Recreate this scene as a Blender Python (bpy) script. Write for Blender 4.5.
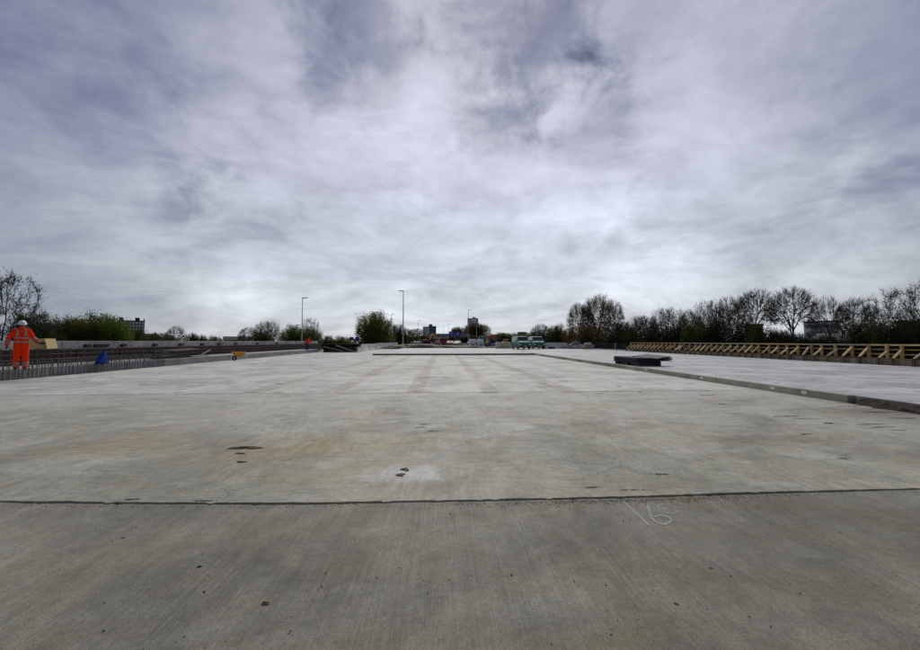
import bpy, bmesh, math, random
import numpy as np
from mathutils import Vector, Matrix, Euler
R = math.radians
PI = math.pi
scene = bpy.context.scene
for o in list(bpy.data.objects):
    bpy.data.objects.remove(o)
C = scene.collection

# ------------------------------------------------------------------ camera
EYE = 1.45
cam = bpy.data.cameras.new('camera')
cam.lens = 14.0; cam.sensor_width = 36.0; cam.sensor_fit = 'HORIZONTAL'
cam.clip_start = 0.05; cam.clip_end = 6000
camo = bpy.data.objects.new('camera', cam); C.objects.link(camo)
camo.location = (0, 0, EYE)
camo.rotation_euler = (PI / 2 + R(2.56), 0, -R(2.72))
scene.camera = camo
FPX = 920 * 14.0 / 36.0
CROT = Euler(camo.rotation_euler).to_matrix()

def ray(x, y):
    return CROT @ Vector(((x - 460) / FPX, -(y - 325) / FPX, -1))
def gp(x, y, z=0.0):
    """the place on the level z that shows at photograph point (x, y)"""
    d = ray(x, y); t = (z - EYE) / d.z
    return Vector((0, 0, EYE)) + d * t
def at(x, y, Y):
    """the place Y metres ahead that shows at photograph point (x, y)"""
    d = ray(x, y)
    return Vector((0, 0, EYE)) + d * (Y / d.y)

# ------------------------------------------------------------------ node helper
class NB:
    def __init__(s, tree):
        s.t = tree; s.n = tree.nodes; s.l = tree.links
    def new(s, typ, **kw):
        nd = s.n.new(typ)
        for k, v in kw.items(): setattr(nd, k, v)
        return nd
    def put(s, sock, v):
        if v is None: return
        if hasattr(v, 'is_output') or isinstance(v, bpy.types.NodeSocket): s.l.new(v, sock)
        else: sock.default_value = v
    def coord(s, kind='Object'):
        return s.new('ShaderNodeTexCoord').outputs[kind]
    def mapping(s, vec, scale=(1, 1, 1), loc=(0, 0, 0), rot=(0, 0, 0)):
        m = s.new('ShaderNodeMapping'); s.l.new(vec, m.inputs['Vector'])
        m.inputs['Scale'].default_value = scale; m.inputs['Location'].default_value = loc; m.inputs['Rotation'].default_value = rot
        return m.outputs[0]
    def noise(s, vec, scale, detail=4, rough=0.55, dist=0.0):
        n = s.new('ShaderNodeTexNoise')
        if vec is not None: s.l.new(vec, n.inputs['Vector'])
        n.inputs['Scale'].default_value = scale; n.inputs['Detail'].default_value = detail
        n.inputs['Roughness'].default_value = rough; n.inputs['Distortion'].default_value = dist
        return n.outputs[0]
    def ramp(s, fac, stops, interp='LINEAR'):
        r = s.new('ShaderNodeValToRGB'); r.color_ramp.interpolation = interp
        els = r.color_ramp.elements
        while len(els) < len(stops): els.new(0.5)
        for e, (p, c) in zip(els, stops):
            e.position = p
            e.color = (c, c, c, 1) if isinstance(c, (int, float)) else (*c, 1)
        s.l.new(fac, r.inputs[0])
        return r.outputs[0]
    def mix(s, fac, a, b, blend='MIX'):
        m = s.new('ShaderNodeMix', data_type='RGBA', blend_type=blend)
        s.put(m.inputs[0], fac)
        for i, v in ((6, a), (7, b)):
            if isinstance(v, tuple): v = (*v, 1) if len(v) == 3 else v
            s.put(m.inputs[i], v)
        return m.outputs[2]
    def math(s, op, a, b=None, clamp=False):
        m = s.new('ShaderNodeMath', operation=op, use_clamp=clamp)
        s.put(m.inputs[0], a); s.put(m.inputs[1], b)
        return m.outputs[0]
    def vmath(s, op, a, b=None):
        m = s.new('ShaderNodeVectorMath', operation=op)
        s.put(m.inputs[0], a); s.put(m.inputs[1], b)
        return m
    def smooth(s, v, lo, hi, a=0.0, b=1.0):
        m = s.new('ShaderNodeMapRange', interpolation_type='SMOOTHSTEP')
        s.put(m.inputs[0], v)
        for i, q in enumerate((lo, hi, a, b)): m.inputs[i + 1].default_value = q
        return m.outputs[0]

# ------------------------------------------------------------------ world
SUN_EL, SUN_AZ = 50.0, 4.0          # azimuth clockwise from straight ahead
world = bpy.data.worlds.new('World'); scene.world = world; world.use_nodes = True
nb = NB(world.node_tree); nb.n.clear()
geo = nb.coord('Generated')
d = nb.vmath('NORMALIZE', geo).outputs[0]
sep = nb.new('ShaderNodeSeparateXYZ'); nb.l.new(d, sep.inputs[0])
zc = nb.math('ADD', nb.math('MAXIMUM', sep.outputs[2], 0.0), 0.22)
cmb = nb.new('ShaderNodeCombineXYZ')
nb.l.new(nb.math('DIVIDE', sep.outputs[0], zc), cmb.inputs[0]); nb.l.new(nb.math('DIVIDE', sep.outputs[1], zc), cmb.inputs[1])
P = cmb.outputs[0]                   # position on the cloud deck
sky = nb.new('ShaderNodeTexSky', sky_type='NISHITA', sun_disc=False)
sky.sun_elevation = R(SUN_EL); sky.sun_rotation = R(SUN_AZ)
wv = nb.new('ShaderNodeTexNoise'); nb.l.new(P, wv.inputs['Vector']); wv.inputs['Scale'].default_value = 1.1; wv.inputs['Detail'].default_value = 5
P2 = nb.vmath('ADD', P, nb.vmath('MULTIPLY', wv.outputs[1], (0.9, 0.9, 0.0)).outputs[0]).outputs[0]
big = nb.noise(nb.mapping(P2, (0.62, 0.85, 1), (3.1, 1.7, 0.4), (0, 0, R(18))), 1.0, 6, 0.55)
mid = nb.noise(nb.mapping(P2, (1.0, 1.45, 1), (0.3, 4.2, 2.0), (0, 0, R(-14))), 2.1, 10, 0.60)
fine = nb.noise(nb.mapping(d, (1, 1, 2.0), (4.3, 1.2, 5.0)), 7.5, 10, 0.62, 0.25)
warp = nb.noise(nb.mapping(d, (1, 1, 1.25)), 6.5, 10, 0.60, 0.3)
# brightness of the cloud layer: brightest round the hidden sun's side
toward = nb.vmath('DOT_PRODUCT', d, tuple(ray(480, 235).normalized())).outputs['Value']
lit = nb.smooth(toward, 0.36, 1.0, 0.185, 0.60)
tone = nb.math('ADD', nb.math('MULTIPLY', nb.math('SUBTRACT', big, 0.5), 1.0), nb.math('MULTIPLY', nb.math('SUBTRACT', mid, 0.5), 1.1))
tone = nb.math('ADD', tone, nb.math('MULTIPLY', nb.math('SUBTRACT', fine, 0.5), 0.58))
# the heavier darker rags of cloud, and brighter breaks
def cloud_blob(x, y, size, amt):
    v = ray(x, y).normalized()
    dp = nb.vmath('DOT_PRODUCT', d, tuple(v)).outputs['Value']
    ang = nb.math('SQRT', nb.math('MULTIPLY', nb.math('SUBTRACT', 1.0, dp), 2.0))
    ang = nb.math('ADD', ang, nb.math('MULTIPLY', nb.math('SUBTRACT', warp, 0.5), size * 3.0))
    return nb.smooth(ang, size * 0.12, size * 1.12, amt, 0.0)
for b in ((530, 35, .22, -.44), (592, 118, .13, -.36), (500, 108, .14, -.18), (345, 40, .17, -.46), (640, 45, .18, -.09), (617, 241, .03, -.22), (568, 249, .045, -.24), (600, 248, .05, -.12),
          (225, 240, .16, -.22), (60, 200, .30, -.15), (840, 215, .26, -.16), (150, 60, .3, -.1),
          (430, 130, .2, .12), (560, 205, .2, .18), (230, 282, .13, .34), (850, 285, .2, .34), (700, 292, .12, .2), (130, 245, .1, .15), (620, 285, .14, .12), (700, 110, .25, .1)):
    tone = nb.math('ADD', tone, cloud_blob(*b))
val = nb.math('MULTIPLY', nb.math('MULTIPLY', lit, nb.smooth(sep.outputs[2], 0.22, 0.80, 1.0, 0.80)), nb.math('ADD', 1.0, tone))
val = nb.math('ADD', 0.035, nb.math('MAXIMUM', val, 0.08))
# thin cloud is whiter, thick cloud bluer-violet
low = nb.smooth(sep.outputs[2], 0.02, 0.45)
tint_hi = nb.mix(nb.smooth(val, 0.12, 0.5), (0.75, 0.83, 1.29), (0.915, 0.95, 1.13))
tint_lo = nb.mix(nb.smooth(val, 0.15, 0.5), (0.77, 0.93, 1.22), (0.93, 0.995, 1.08))
tint = nb.mix(low, tint_lo, tint_hi)
vc = nb.new('ShaderNodeCombineXYZ')
for i in range(3): nb.l.new(nb.math('MULTIPLY', val, 10.0), vc.inputs[i])
cloud = nb.mix(1.0, vc.outputs[0], tint, 'MULTIPLY')
col = nb.mix(0.93, sky.outputs[0], cloud)
bg = nb.new('ShaderNodeBackground'); nb.l.new(col, bg.inputs[0]); bg.inputs[1].default_value = 0.1
wo = nb.new('ShaderNodeOutputWorld'); nb.l.new(bg.outputs[0], wo.inputs[0])

# ------------------------------------------------------------------ sun, exposure
sun = bpy.data.lights.new('sun', 'SUN'); sun.energy = 1.5; sun.angle = R(40); sun.color = (1.0, 0.95, 0.83)
suno = bpy.data.objects.new('sun', sun); C.objects.link(suno)
sv = Vector((math.sin(R(SUN_AZ)) * math.cos(R(SUN_EL)), math.cos(R(SUN_AZ)) * math.cos(R(SUN_EL)), math.sin(R(SUN_EL))))
suno.rotation_euler = sv.to_track_quat('Z', 'Y').to_euler(); suno.location = (0, 0, 60)
vs = scene.view_settings
scene.display_settings.display_device = 'sRGB'
vs.view_transform = 'Standard'; vs.look = 'None'; vs.gamma = 1.0; vs.exposure = 0.1; vs.use_curve_mapping = False

# ------------------------------------------------------------------ materials
def new_mat(name):
    m = bpy.data.materials.new(name); m.use_nodes = True
    n = NB(m.node_tree); n.bsdf = m.node_tree.nodes['Principled BSDF']
    return m, n
def bump(n, h, strength, dist=0.01):
    b = n.new('ShaderNodeBump'); b.inputs['Strength'].default_value = strength; b.inputs['Distance'].default_value = dist
    n.l.new(h, b.inputs['Height']); n.l.new(b.outputs[0], n.bsdf.inputs['Normal'])
M = {}
def plain(name, col, rough=0.6, metal=0.0, var=0.25, scale=6.0, spec=0.5, coords='Object', bumpy=0.0):
    m, n = new_mat(name)
    v = n.coord(coords)
    f = n.noise(v, scale, 6, 0.6)
    c1 = tuple(max(0, q * (1 - var)) for q in col); c2 = tuple(min(1, q * (1 + var)) for q in col)
    n.l.new(n.ramp(f, [(0.3, c1), (0.7, c2)]), n.bsdf.inputs['Base Color'])
    n.bsdf.inputs['Roughness'].default_value = rough; n.bsdf.inputs['Metallic'].default_value = metal
    n.bsdf.inputs['Specular IOR Level'].default_value = spec
    if bumpy: bump(n, n.noise(v, scale * 6, 5, 0.6), bumpy)
    M[name] = m
    return m

def concrete(name, col, stain, pale, stain_amt=0.5, pale_amt=0.4, broom=0.0, streak=0.0, swirl=0.0, rough=(0.5, 0.8), grain=0.5, spec=0.5, cracks=0.0, broom_rot=0.0, spots=(), fade=None, aggregate=0.0):
    m, n = new_mat(name)
    g = n.new('ShaderNodeNewGeometry'); v = g.outputs['Position']
    base = n.mix(n.smooth(n.noise(v, 0.42, 7, 0.6, 0.9), 0.36, 0.64), tuple(q * 0.74 for q in col), tuple(q * 1.18 for q in col))
    # clouds of finer tone
    base = n.mix(0.55, base, n.mix(n.smooth(n.noise(v, 4.0, 6, 0.65, 0.4), 0.3, 0.7), (0.36, 0.36, 0.36), (0.64, 0.64, 0.64)), 'OVERLAY')
    sm = n.smooth(n.noise(n.mapping(v, (1, 1.5, 1), (5.2, 1.1, 0)), 0.42, 7, 0.66, 1.6), 0.5, 0.72)
    base = n.mix(n.math('MULTIPLY', sm, stain_amt), base, stain)
    pm = n.smooth(n.noise(n.mapping(v, (0.7, 1.6, 1), (1.2, 9.1, 0)), 0.6, 8, 0.7, 2.2), 0.5, 0.75)
    base = n.mix(n.math('MULTIPLY', pm, pale_amt), base, pale)
    if fade:      # a film of pale slurry, thicker away from the front
        sx_ = n.new('ShaderNodeSeparateXYZ'); n.l.new(v, sx_.inputs[0])
        ff = n.math('ADD', sx_.outputs[1], n.math('MULTIPLY', n.math('SUBTRACT', n.noise(n.mapping(v, (.5, .9, 1)), 1.1, 8, 0.62, 1.2), 0.5), 11.0))
        base = n.mix(n.smooth(ff, fade[0], fade[1], 0.0, fade[2]), base, fade[3])
    for (cx, cy, rx_, ry_, sc, amt) in spots:
        dv = n.vmath('MULTIPLY', n.vmath('SUBTRACT', v, (cx, cy, 0)).outputs[0], (1 / rx_, 1 / ry_, 0)).outputs[0]
        ln = n.vmath('LENGTH', dv).outputs['Value']
        ln = n.math('ADD', ln, n.math('MULTIPLY', n.math('SUBTRACT', n.noise(v, 2.6, 8, 0.66, 1.0), 0.5), 2.6))
        base = n.mix(n.smooth(ln, 0.25, 1.15, amt, 0.0), base, sc)
    height = n.math('MULTIPLY', n.noise(v, 55, 4, 0.6), 0.35)
    if aggregate:
        ag = n.math('ADD', n.math('MULTIPLY', n.noise(v, 80, 4, 0.8), .5), n.math('MULTIPLY', n.noise(v, 24, 6, 0.8), .5))
        base = n.mix(aggregate, base, n.mix(n.smooth(ag, 0.38, 0.62), (0.16, 0.16, 0.15), (0.82, 0.82, 0.82)), 'OVERLAY')
        height = n.math('ADD', height, ag)
    if swirl:
        wv = n.vmath('ADD', v, n.vmath('MULTIPLY', n.new('ShaderNodeTexNoise').outputs[1], (0, 0, 0)).outputs[0]).outputs[0]
        s1 = n.noise(n.mapping(wv, (1.1, 6.0, 1), (0, 0, 0), (0, 0, R(14))), 1.3, 7, 0.62, 3.2)
        s2 = n.noise(n.mapping(wv, (5.5, 1.2, 1), (4, 2, 0), (0, 0, R(38))), 1.0, 7, 0.62, 2.6)
        sw = n.mix(n.smooth(n.noise(v, 0.5, 2), 0.4, 0.6), s1, s2)
        base = n.mix(swirl, base, n.mix(n.smooth(sw, 0.36, 0.64), (0.26, 0.26, 0.26), (0.72, 0.72, 0.72)), 'OVERLAY')
        height = n.math('ADD', height, n.math('MULTIPLY', sw, 0.5))
    if broom:
        br = n.noise(n.mapping(v, (75, 1.1, 1), (0, 0, 0), (0, 0, broom_rot)), 1.0, 5, 0.7, 0.25)
        br2 = n.noise(n.mapping(v, (9, 0.35, 1), (2, 5, 0), (0, 0, broom_rot)), 1.0, 4, 0.6, 0.4)
        base = n.mix(broom, base, n.mix(n.smooth(br, 0.3, 0.7), (0.30, 0.30, 0.30), (0.68, 0.68, 0.68)), 'OVERLAY')
        base = n.mix(broom * 0.5, base, n.mix(n.smooth(br2, 0.32, 0.68), (0.36, 0.35, 0.34), (0.64, 0.64, 0.64)), 'OVERLAY')
        height = n.math('ADD', height, br)
    if streak:
        st = n.noise(n.mapping(v, (0.22, 3.2, 1), (1, 3, 0)), 1.0, 7, 0.68, 0.5)
        base = n.mix(streak, base, n.mix(n.smooth(st, 0.3, 0.7), (0.33, 0.33, 0.32), (0.66, 0.66, 0.67)), 'OVERLAY')
        dk = n.smooth(n.noise(n.mapping(v, (0.7, 4.0, 1), (9, 1, 0)), 1.0, 6, 0.7, 0.3), 0.70, 0.76)
        base = n.mix(n.math('MULTIPLY', dk, streak * 1.1), base, tuple(q * 0.3 for q in col))
    if cracks:
        vo = n.new('ShaderNodeTexVoronoi', feature='DISTANCE_TO_EDGE'); vo.inputs['Scale'].default_value = 0.55
        wn = n.new('ShaderNodeTexNoise'); wn.inputs['Scale'].default_value = 1.7; wn.inputs['Detail'].default_value = 8
        n.l.new(v, wn.inputs['Vector'])
        n.l.new(n.vmath('ADD', v, n.vmath('MULTIPLY', wn.outputs[1], (1.6, 1.6, 0)).outputs[0]).outputs[0], vo.inputs['Vector'])
        ck = n.math('MULTIPLY', n.smooth(vo.outputs['Distance'], 0.002, 0.011, 1.0, 0.0), n.smooth(n.noise(v, 0.75, 3), 0.52, 0.62))
        base = n.mix(n.math('MULTIPLY', ck, cracks), base, tuple(q * 0.33 for q in col))
        height = n.math('SUBTRACT', height, n.math('MULTIPLY', ck, 1.0))
    gr = n.noise(v, 160, 3, 0.7)
    base = n.mix(grain, base, n.mix(n.smooth(gr, 0.3, 0.7), (0.38, 0.38, 0.38), (0.62, 0.62, 0.62)), 'OVERLAY')
    # pits and specks
    sp = n.new('ShaderNodeTexVoronoi'); sp.inputs['Scale'].default_value = 26; n.l.new(v, sp.inputs['Vector'])
    spk = n.math('MULTIPLY', n.smooth(sp.outputs['Distance'], 0.09, 0.16, 1.0, 0.0), n.smooth(n.noise(v, 5.0, 3), 0.54, 0.62))
    base = n.mix(n.math('MULTIPLY', spk, 0.65), base, tuple(q * 0.3 for q in stain))
    n.l.new(base, n.bsdf.inputs['Base Color'])
    n.l.new(n.smooth(n.noise(v, 1.3, 6, 0.65, 0.5), 0.3, 0.7, rough[0], rough[1]), n.bsdf.inputs['Roughness'])
    n.bsdf.inputs['Specular IOR Level'].default_value = spec
    bump(n, height, 0.45, 0.005)
    M[name] = m
    return m
def at0(x, y): p = gp(x, y); return p.x, p.y
OCH = (0.36, 0.27, 0.13); PAL = (0.58, 0.58, 0.56); GRN = (0.22, 0.215, 0.155)
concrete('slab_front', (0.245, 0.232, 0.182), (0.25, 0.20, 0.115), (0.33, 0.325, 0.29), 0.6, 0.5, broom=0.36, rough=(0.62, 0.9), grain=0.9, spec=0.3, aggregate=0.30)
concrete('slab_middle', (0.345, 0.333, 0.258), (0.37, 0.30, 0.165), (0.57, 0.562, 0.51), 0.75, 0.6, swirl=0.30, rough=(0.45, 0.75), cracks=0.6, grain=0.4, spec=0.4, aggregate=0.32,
         fade=(5.4, 10.6, 0.85, (0.51, 0.495, 0.44)),
         spots=[(*at0(404, 474), .55, .32, PAL, .8), (*at0(120, 446), 1.0, .5, OCH, .55), (*at0(260, 452), 1.3, .7, OCH, .4), (*at0(370, 444), 1.6, .45, OCH, .5), (*at0(560, 446), 1.3, .8, GRN, .5), (*at0(170, 470), 1.4, .5, GRN, .5), (*at0(760, 440), 1.6, .35, (0.2, .15, .09), .5), (*at0(880, 412), 1.1, .5, (0.16, .13, .09), .75)])
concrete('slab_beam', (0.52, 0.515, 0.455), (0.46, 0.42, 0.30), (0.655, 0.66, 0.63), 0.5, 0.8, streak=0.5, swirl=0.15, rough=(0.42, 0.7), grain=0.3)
concrete('slab_strip', (0.465, 0.43, 0.345), (0.44, 0.385, 0.27), (0.60, 0.59, 0.55), 0.45, 0.7, rough=(0.5, 0.75), grain=0.2)
concrete('slab_raised', (0.49, 0.495, 0.472), (0.39, 0.385, 0.335), (0.65, 0.665, 0.65), 0.6, 0.75, streak=0.8, rough=(0.38, 0.62), grain=0.2, swirl=.12)
concrete('kerb_concrete', (0.36, 0.34, 0.26), (0.27, 0.23, 0.14), (0.46, 0.45, 0.40), 0.5, 0.3, rough=(0.6, 0.85), grain=0.4)
concrete('wall_concrete', (0.44, 0.44, 0.42), (0.2, 0.19, 0.17), (0.46, 0.46, 0.45), 0.6, 0.4, rough=(0.6, 0.9), grain=0.4)
concrete('ledge_concrete', (0.27, 0.275, 0.275), (0.15, 0.14, 0.12), (0.42, 0.43, 0.44), 0.55, 0.5, rough=(0.5, 0.8), grain=0.3)
concrete('barrier_concrete', (0.58, 0.585, 0.57), (0.32, 0.31, 0.28), (0.56, 0.56, 0.56), 0.4, 0.4, rough=(0.6, 0.9), grain=0.3)
concrete('earth', (0.15, 0.125, 0.09), (0.09, 0.065, 0.04), (0.28, 0.26, 0.22), 0.6, 0.5, rough=(0.8, 1), grain=0.8, spec=0.2)
concrete('asphalt', (0.085, 0.085, 0.085), (0.05, 0.05, 0.05), (0.13, 0.13, 0.125), 0.4, 0.4, rough=(0.6, 0.9), grain=0.6)
concrete('deck_core', (0.13, 0.125, 0.11), (0.07, 0.06, 0.05), (0.2, 0.2, 0.19), 0.5, 0.4, rough=(0.7, 0.95), grain=0.5)
plain('kerb_brown', (0.19, 0.165, 0.11), 0.9, var=0.35, scale=3)
plain('meadow', (0.05, 0.075, 0.025), 0.95, var=0.5, scale=0.15)
plain('soil', (0.032, 0.021, 0.012), 0.95, var=0.6, scale=9, bumpy=0.9)
plain('rubble', (0.28, 0.25, 0.18), 0.95, var=0.5, scale=4, bumpy=0.6)
plain('gravel_mix', (0.23, 0.205, 0.165), 0.9, var=0.7, scale=25)
plain('rebar', (0.14, 0.125, 0.115), 0.6, 0.5, var=0.35, scale=8)
plain('rebar_rust', (0.16, 0.105, 0.075), 0.7, 0.3, var=0.5, scale=5)
plain('form_dark', (0.03, 0.022, 0.018), 0.8, var=0.45, scale=3)
plain('rubber_dark', (0.017, 0.018, 0.019), 0.55, var=0.4, scale=5)
plain('panel_grey', (0.018, 0.018, 0.019), 0.7, var=0.35, scale=4, spec=.2)
plain('panel_top', (0.045, 0.047, 0.052), 0.55, var=0.25, scale=3, spec=.3)
plain('net_black', (0.013, 0.012, 0.014), 0.85, var=0.5, scale=7, spec=0.15)
plain('orange', (0.92, 0.045, 0.004), 0.85, var=0.14, scale=9, bumpy=0.6, spec=0.1)
plain('yellow_vest', (0.75, 0.62, 0.02), 0.7, var=0.12, scale=9)
plain('reflect', (0.30, 0.30, 0.29), 0.5, 0.2, var=0.1, scale=9)
plain('helmet_white', (0.72, 0.73, 0.74), 0.32, var=0.05, scale=9)
plain('skin', (0.19, 0.095, 0.062), 0.55, var=0.12, scale=14)
plain('eye', (0.02, 0.015, 0.012), 0.2, var=0.1)
plain('boot', (0.022, 0.018, 0.015), 0.6, var=0.3, scale=12)
plain('jeans', (0.03, 0.05, 0.15), 0.8, var=0.3, scale=12)
plain('glove', (0.06, 0.055, 0.05), 0.8, var=0.3, scale=12)
plain('tool_dark', (0.03, 0.03, 0.032), 0.5, var=0.3)
plain('barrow_yellow', (0.66, 0.30, 0.015), 0.4, var=0.2, scale=9)
plain('metal_grey', (0.46, 0.47, 0.48), 0.5, 0.3, var=0.15, scale=2)
plain('tarp_blue', (0.008, 0.035, 0.25), 0.7, var=0.3, scale=5, spec=0.15)
plain('tarp_grey', (0.13, 0.14, 0.155), 0.5, var=0.5, scale=3)
plain('sign_blue', (0.012, 0.03, 0.36), 0.4, var=0.06)
plain('sign_white', (0.75, 0.75, 0.76), 0.5, var=0.04)
plain('van_teal', (0.0, 0.15, 0.10), 0.26, var=0.08, scale=2)
plain('white_paint', (0.80, 0.80, 0.80), 0.4, var=0.08, scale=2)
plain('bag_white', (0.52, 0.52, 0.49), 0.8, var=0.15, scale=2)
plain('bag_yellow', (0.48, 0.43, 0.22), 0.8, var=0.2, scale=3)
plain('red_paint', (0.42, 0.018, 0.015), 0.35, var=0.12)
plain('digger_red', (0.52, 0.085, 0.02), 0.4, var=0.15)
plain('digger_orange', (0.72, 0.27, 0.015), 0.4, var=0.12)
plain('car_dark', (0.02, 0.022, 0.03), 0.25, var=0.1)
plain('car_silver', (0.38, 0.39, 0.41), 0.3, 0.4, var=0.08)
plain('car_blue', (0.02, 0.04, 0.14), 0.28, var=0.1)
plain('glass_dark', (0.016, 0.02, 0.024), 0.06, var=0.1, scale=1)
plain('lamp_glass', (0.62, 0.63, 0.65), 0.12, var=0.05)
plain('plate_yellow', (0.70, 0.50, 0.02), 0.5, var=0.04)
plain('tyre', (0.012, 0.012, 0.012), 0.8, var=0.3, scale=15)
plain('brick_dark', (0.10, 0.055, 0.042), 0.85, var=0.25, scale=0.4)
plain('brick_mid', (0.17, 0.135, 0.12), 0.85, var=0.2, scale=0.4)
plain('facade_pale', (0.68, 0.69, 0.70), 0.7, var=0.08, scale=0.2)
plain('facade_grey', (0.20, 0.21, 0.23), 0.7, var=0.1, scale=0.2)
plain('facade_teal', (0.03, 0.17, 0.17), 0.35, var=0.1, scale=0.2)
plain('facade_tan', (0.30, 0.27, 0.18), 0.8, var=0.1, scale=0.2)
plain('roof_brown', (0.055, 0.033, 0.026), 0.85, var=0.25, scale=0.7)
plain('roof_dark', (0.03, 0.03, 0.032), 0.8, var=0.2, scale=0.7)
plain('glass_far', (0.05, 0.06, 0.075), 0.15, var=0.3, scale=0.3)
plain('chalk_base', (0.6, 0.6, 0.58), 0.9, var=0.1)
plain('mud', (0.20, 0.15, 0.085), 0.9, var=0.5, scale=22, bumpy=0.6)
_n = NB(M['mud'].node_tree); _n.l.new(_n.smooth(_n.noise(_n.new('ShaderNodeNewGeometry').outputs['Position'], 38, 6, .75), .36, .50), M['mud'].node_tree.nodes['Principled BSDF'].inputs['Alpha'])
plain('leaf_brown', (0.11, 0.055, 0.022), 0.8, var=0.3, scale=60)

def wood(name, col, var=0.35):
    m, n = new_mat(name)
    g = n.new('ShaderNodeObjectInfo'); v = n.coord('Object')
    rv = n.vmath('ADD', v, n.vmath('MULTIPLY', g.outputs['Random'], (37, 11, 5)).outputs[0]).outputs[0]
    gr = n.noise(n.mapping(rv, (22, 22, 3)), 1.0, 6, 0.65, 0.5)
    tone = n.math('ADD', 1 - var / 2, n.math('MULTIPLY', g.outputs['Random'], var))
    c = n.mix(n.smooth(gr, 0.3, 0.72), tuple(q * 0.62 for q in col), tuple(q * 1.12 for q in col))
    tc = n.new('ShaderNodeCombineXYZ')
    for i in range(3): n.l.new(tone, tc.inputs[i])
    n.l.new(n.mix(1.0, c, tc.outputs[0], 'MULTIPLY'), n.bsdf.inputs['Base Color'])
    n.bsdf.inputs['Roughness'].default_value = 0.75; n.bsdf.inputs['Specular IOR Level'].default_value = 0.25
    bump(n, gr, 0.3, 0.003)
    M[name] = m
wood('wood_pale', (0.62, 0.46, 0.22), .5)
wood('wood_mid', (0.46, 0.31, 0.14), .5)
wood('wood_brown', (0.165, 0.105, 0.06), .7)
wood('wood_grey', (0.42, 0.37, 0.28))
wood('plywood', (0.58, 0.43, 0.19), 0.2)
wood('plank_dark', (0.06, 0.045, 0.035))

def bark(name, col):
    m, n = new_mat(name)
    v = n.coord('Object')
    f = n.noise(n.mapping(v, (5, 5, 1)), 1.5, 6, 0.65)
    n.l.new(n.ramp(f, [(0.3, tuple(q * 0.55 for q in col)), (0.7, tuple(q * 1.3 for q in col))]), n.bsdf.inputs['Base Color'])
    n.bsdf.inputs['Roughness'].default_value = 0.9; n.bsdf.inputs['Specular IOR Level'].default_value = 0.2
    M[name] = m
def leafmat(name, c1, c2, trans=0.25):
    m, n = new_mat(name)
    g = n.new('ShaderNodeNewGeometry'); oi = n.new('ShaderNodeObjectInfo')
    f = n.noise(n.coord('Object'), 0.7, 4, 0.6)
    ff = n.math('ADD', n.math('MULTIPLY', f, 0.6), n.math('MULTIPLY', n.math('ADD', g.outputs['Random Per Island'], oi.outputs['Random']), 0.2))
    colr = n.ramp(ff, [(0.3, c1), (0.72, c2)])
    n.l.new(colr, n.bsdf.inputs['Base Color'])
    n.bsdf.inputs['Roughness'].default_value = 0.7; n.bsdf.inputs['Specular IOR Level'].default_value = 0.2
    tr = n.new('ShaderNodeBsdfTranslucent'); n.l.new(colr, tr.inputs[0])
    mx = n.new('ShaderNodeMixShader'); mx.inputs[0].default_value = trans
    n.l.new(n.bsdf.outputs[0], mx.inputs[1]); n.l.new(tr.outputs[0], mx.inputs[2])
    out = [q for q in n.n if q.type == 'OUTPUT_MATERIAL'][0]
    n.l.new(mx.outputs[0], out.inputs[0])
    M[name] = m
bark('bark_dark', (0.05, 0.042, 0.034))
bark('bark_brown', (0.10, 0.078, 0.055))
leafmat('leaf_green', (0.07, 0.11, 0.014), (0.17, 0.23, 0.035), .5)
leafmat('leaf_dark', (0.028, 0.042, 0.009), (0.08, 0.105, 0.02), .45)
leafmat('leaf_olive', (0.10, 0.108, 0.016), (0.20, 0.20, 0.04), .5)
leafmat('leaf_rust', (0.085, 0.058, 0.022), (0.19, 0.13, 0.045), .5)
leafmat('leaf_black', (0.016, 0.021, 0.009), (0.042, 0.05, 0.018), .4)

# chalk: white that breaks up over the rough slab
def chalkmat():
    m, n = new_mat('chalk')
    g = n.new('ShaderNodeNewGeometry')
    f = n.noise(g.outputs['Position'], 90, 5, 0.7)
    n.bsdf.inputs['Base Color'].default_value = (0.58, 0.58, 0.56, 1); n.bsdf.inputs['Roughness'].default_value = 0.95
    n.l.new(n.smooth(f, 0.36, 0.60, 0.05, 0.75), n.bsdf.inputs['Alpha'])
    M['chalk'] = m
chalkmat()

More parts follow.
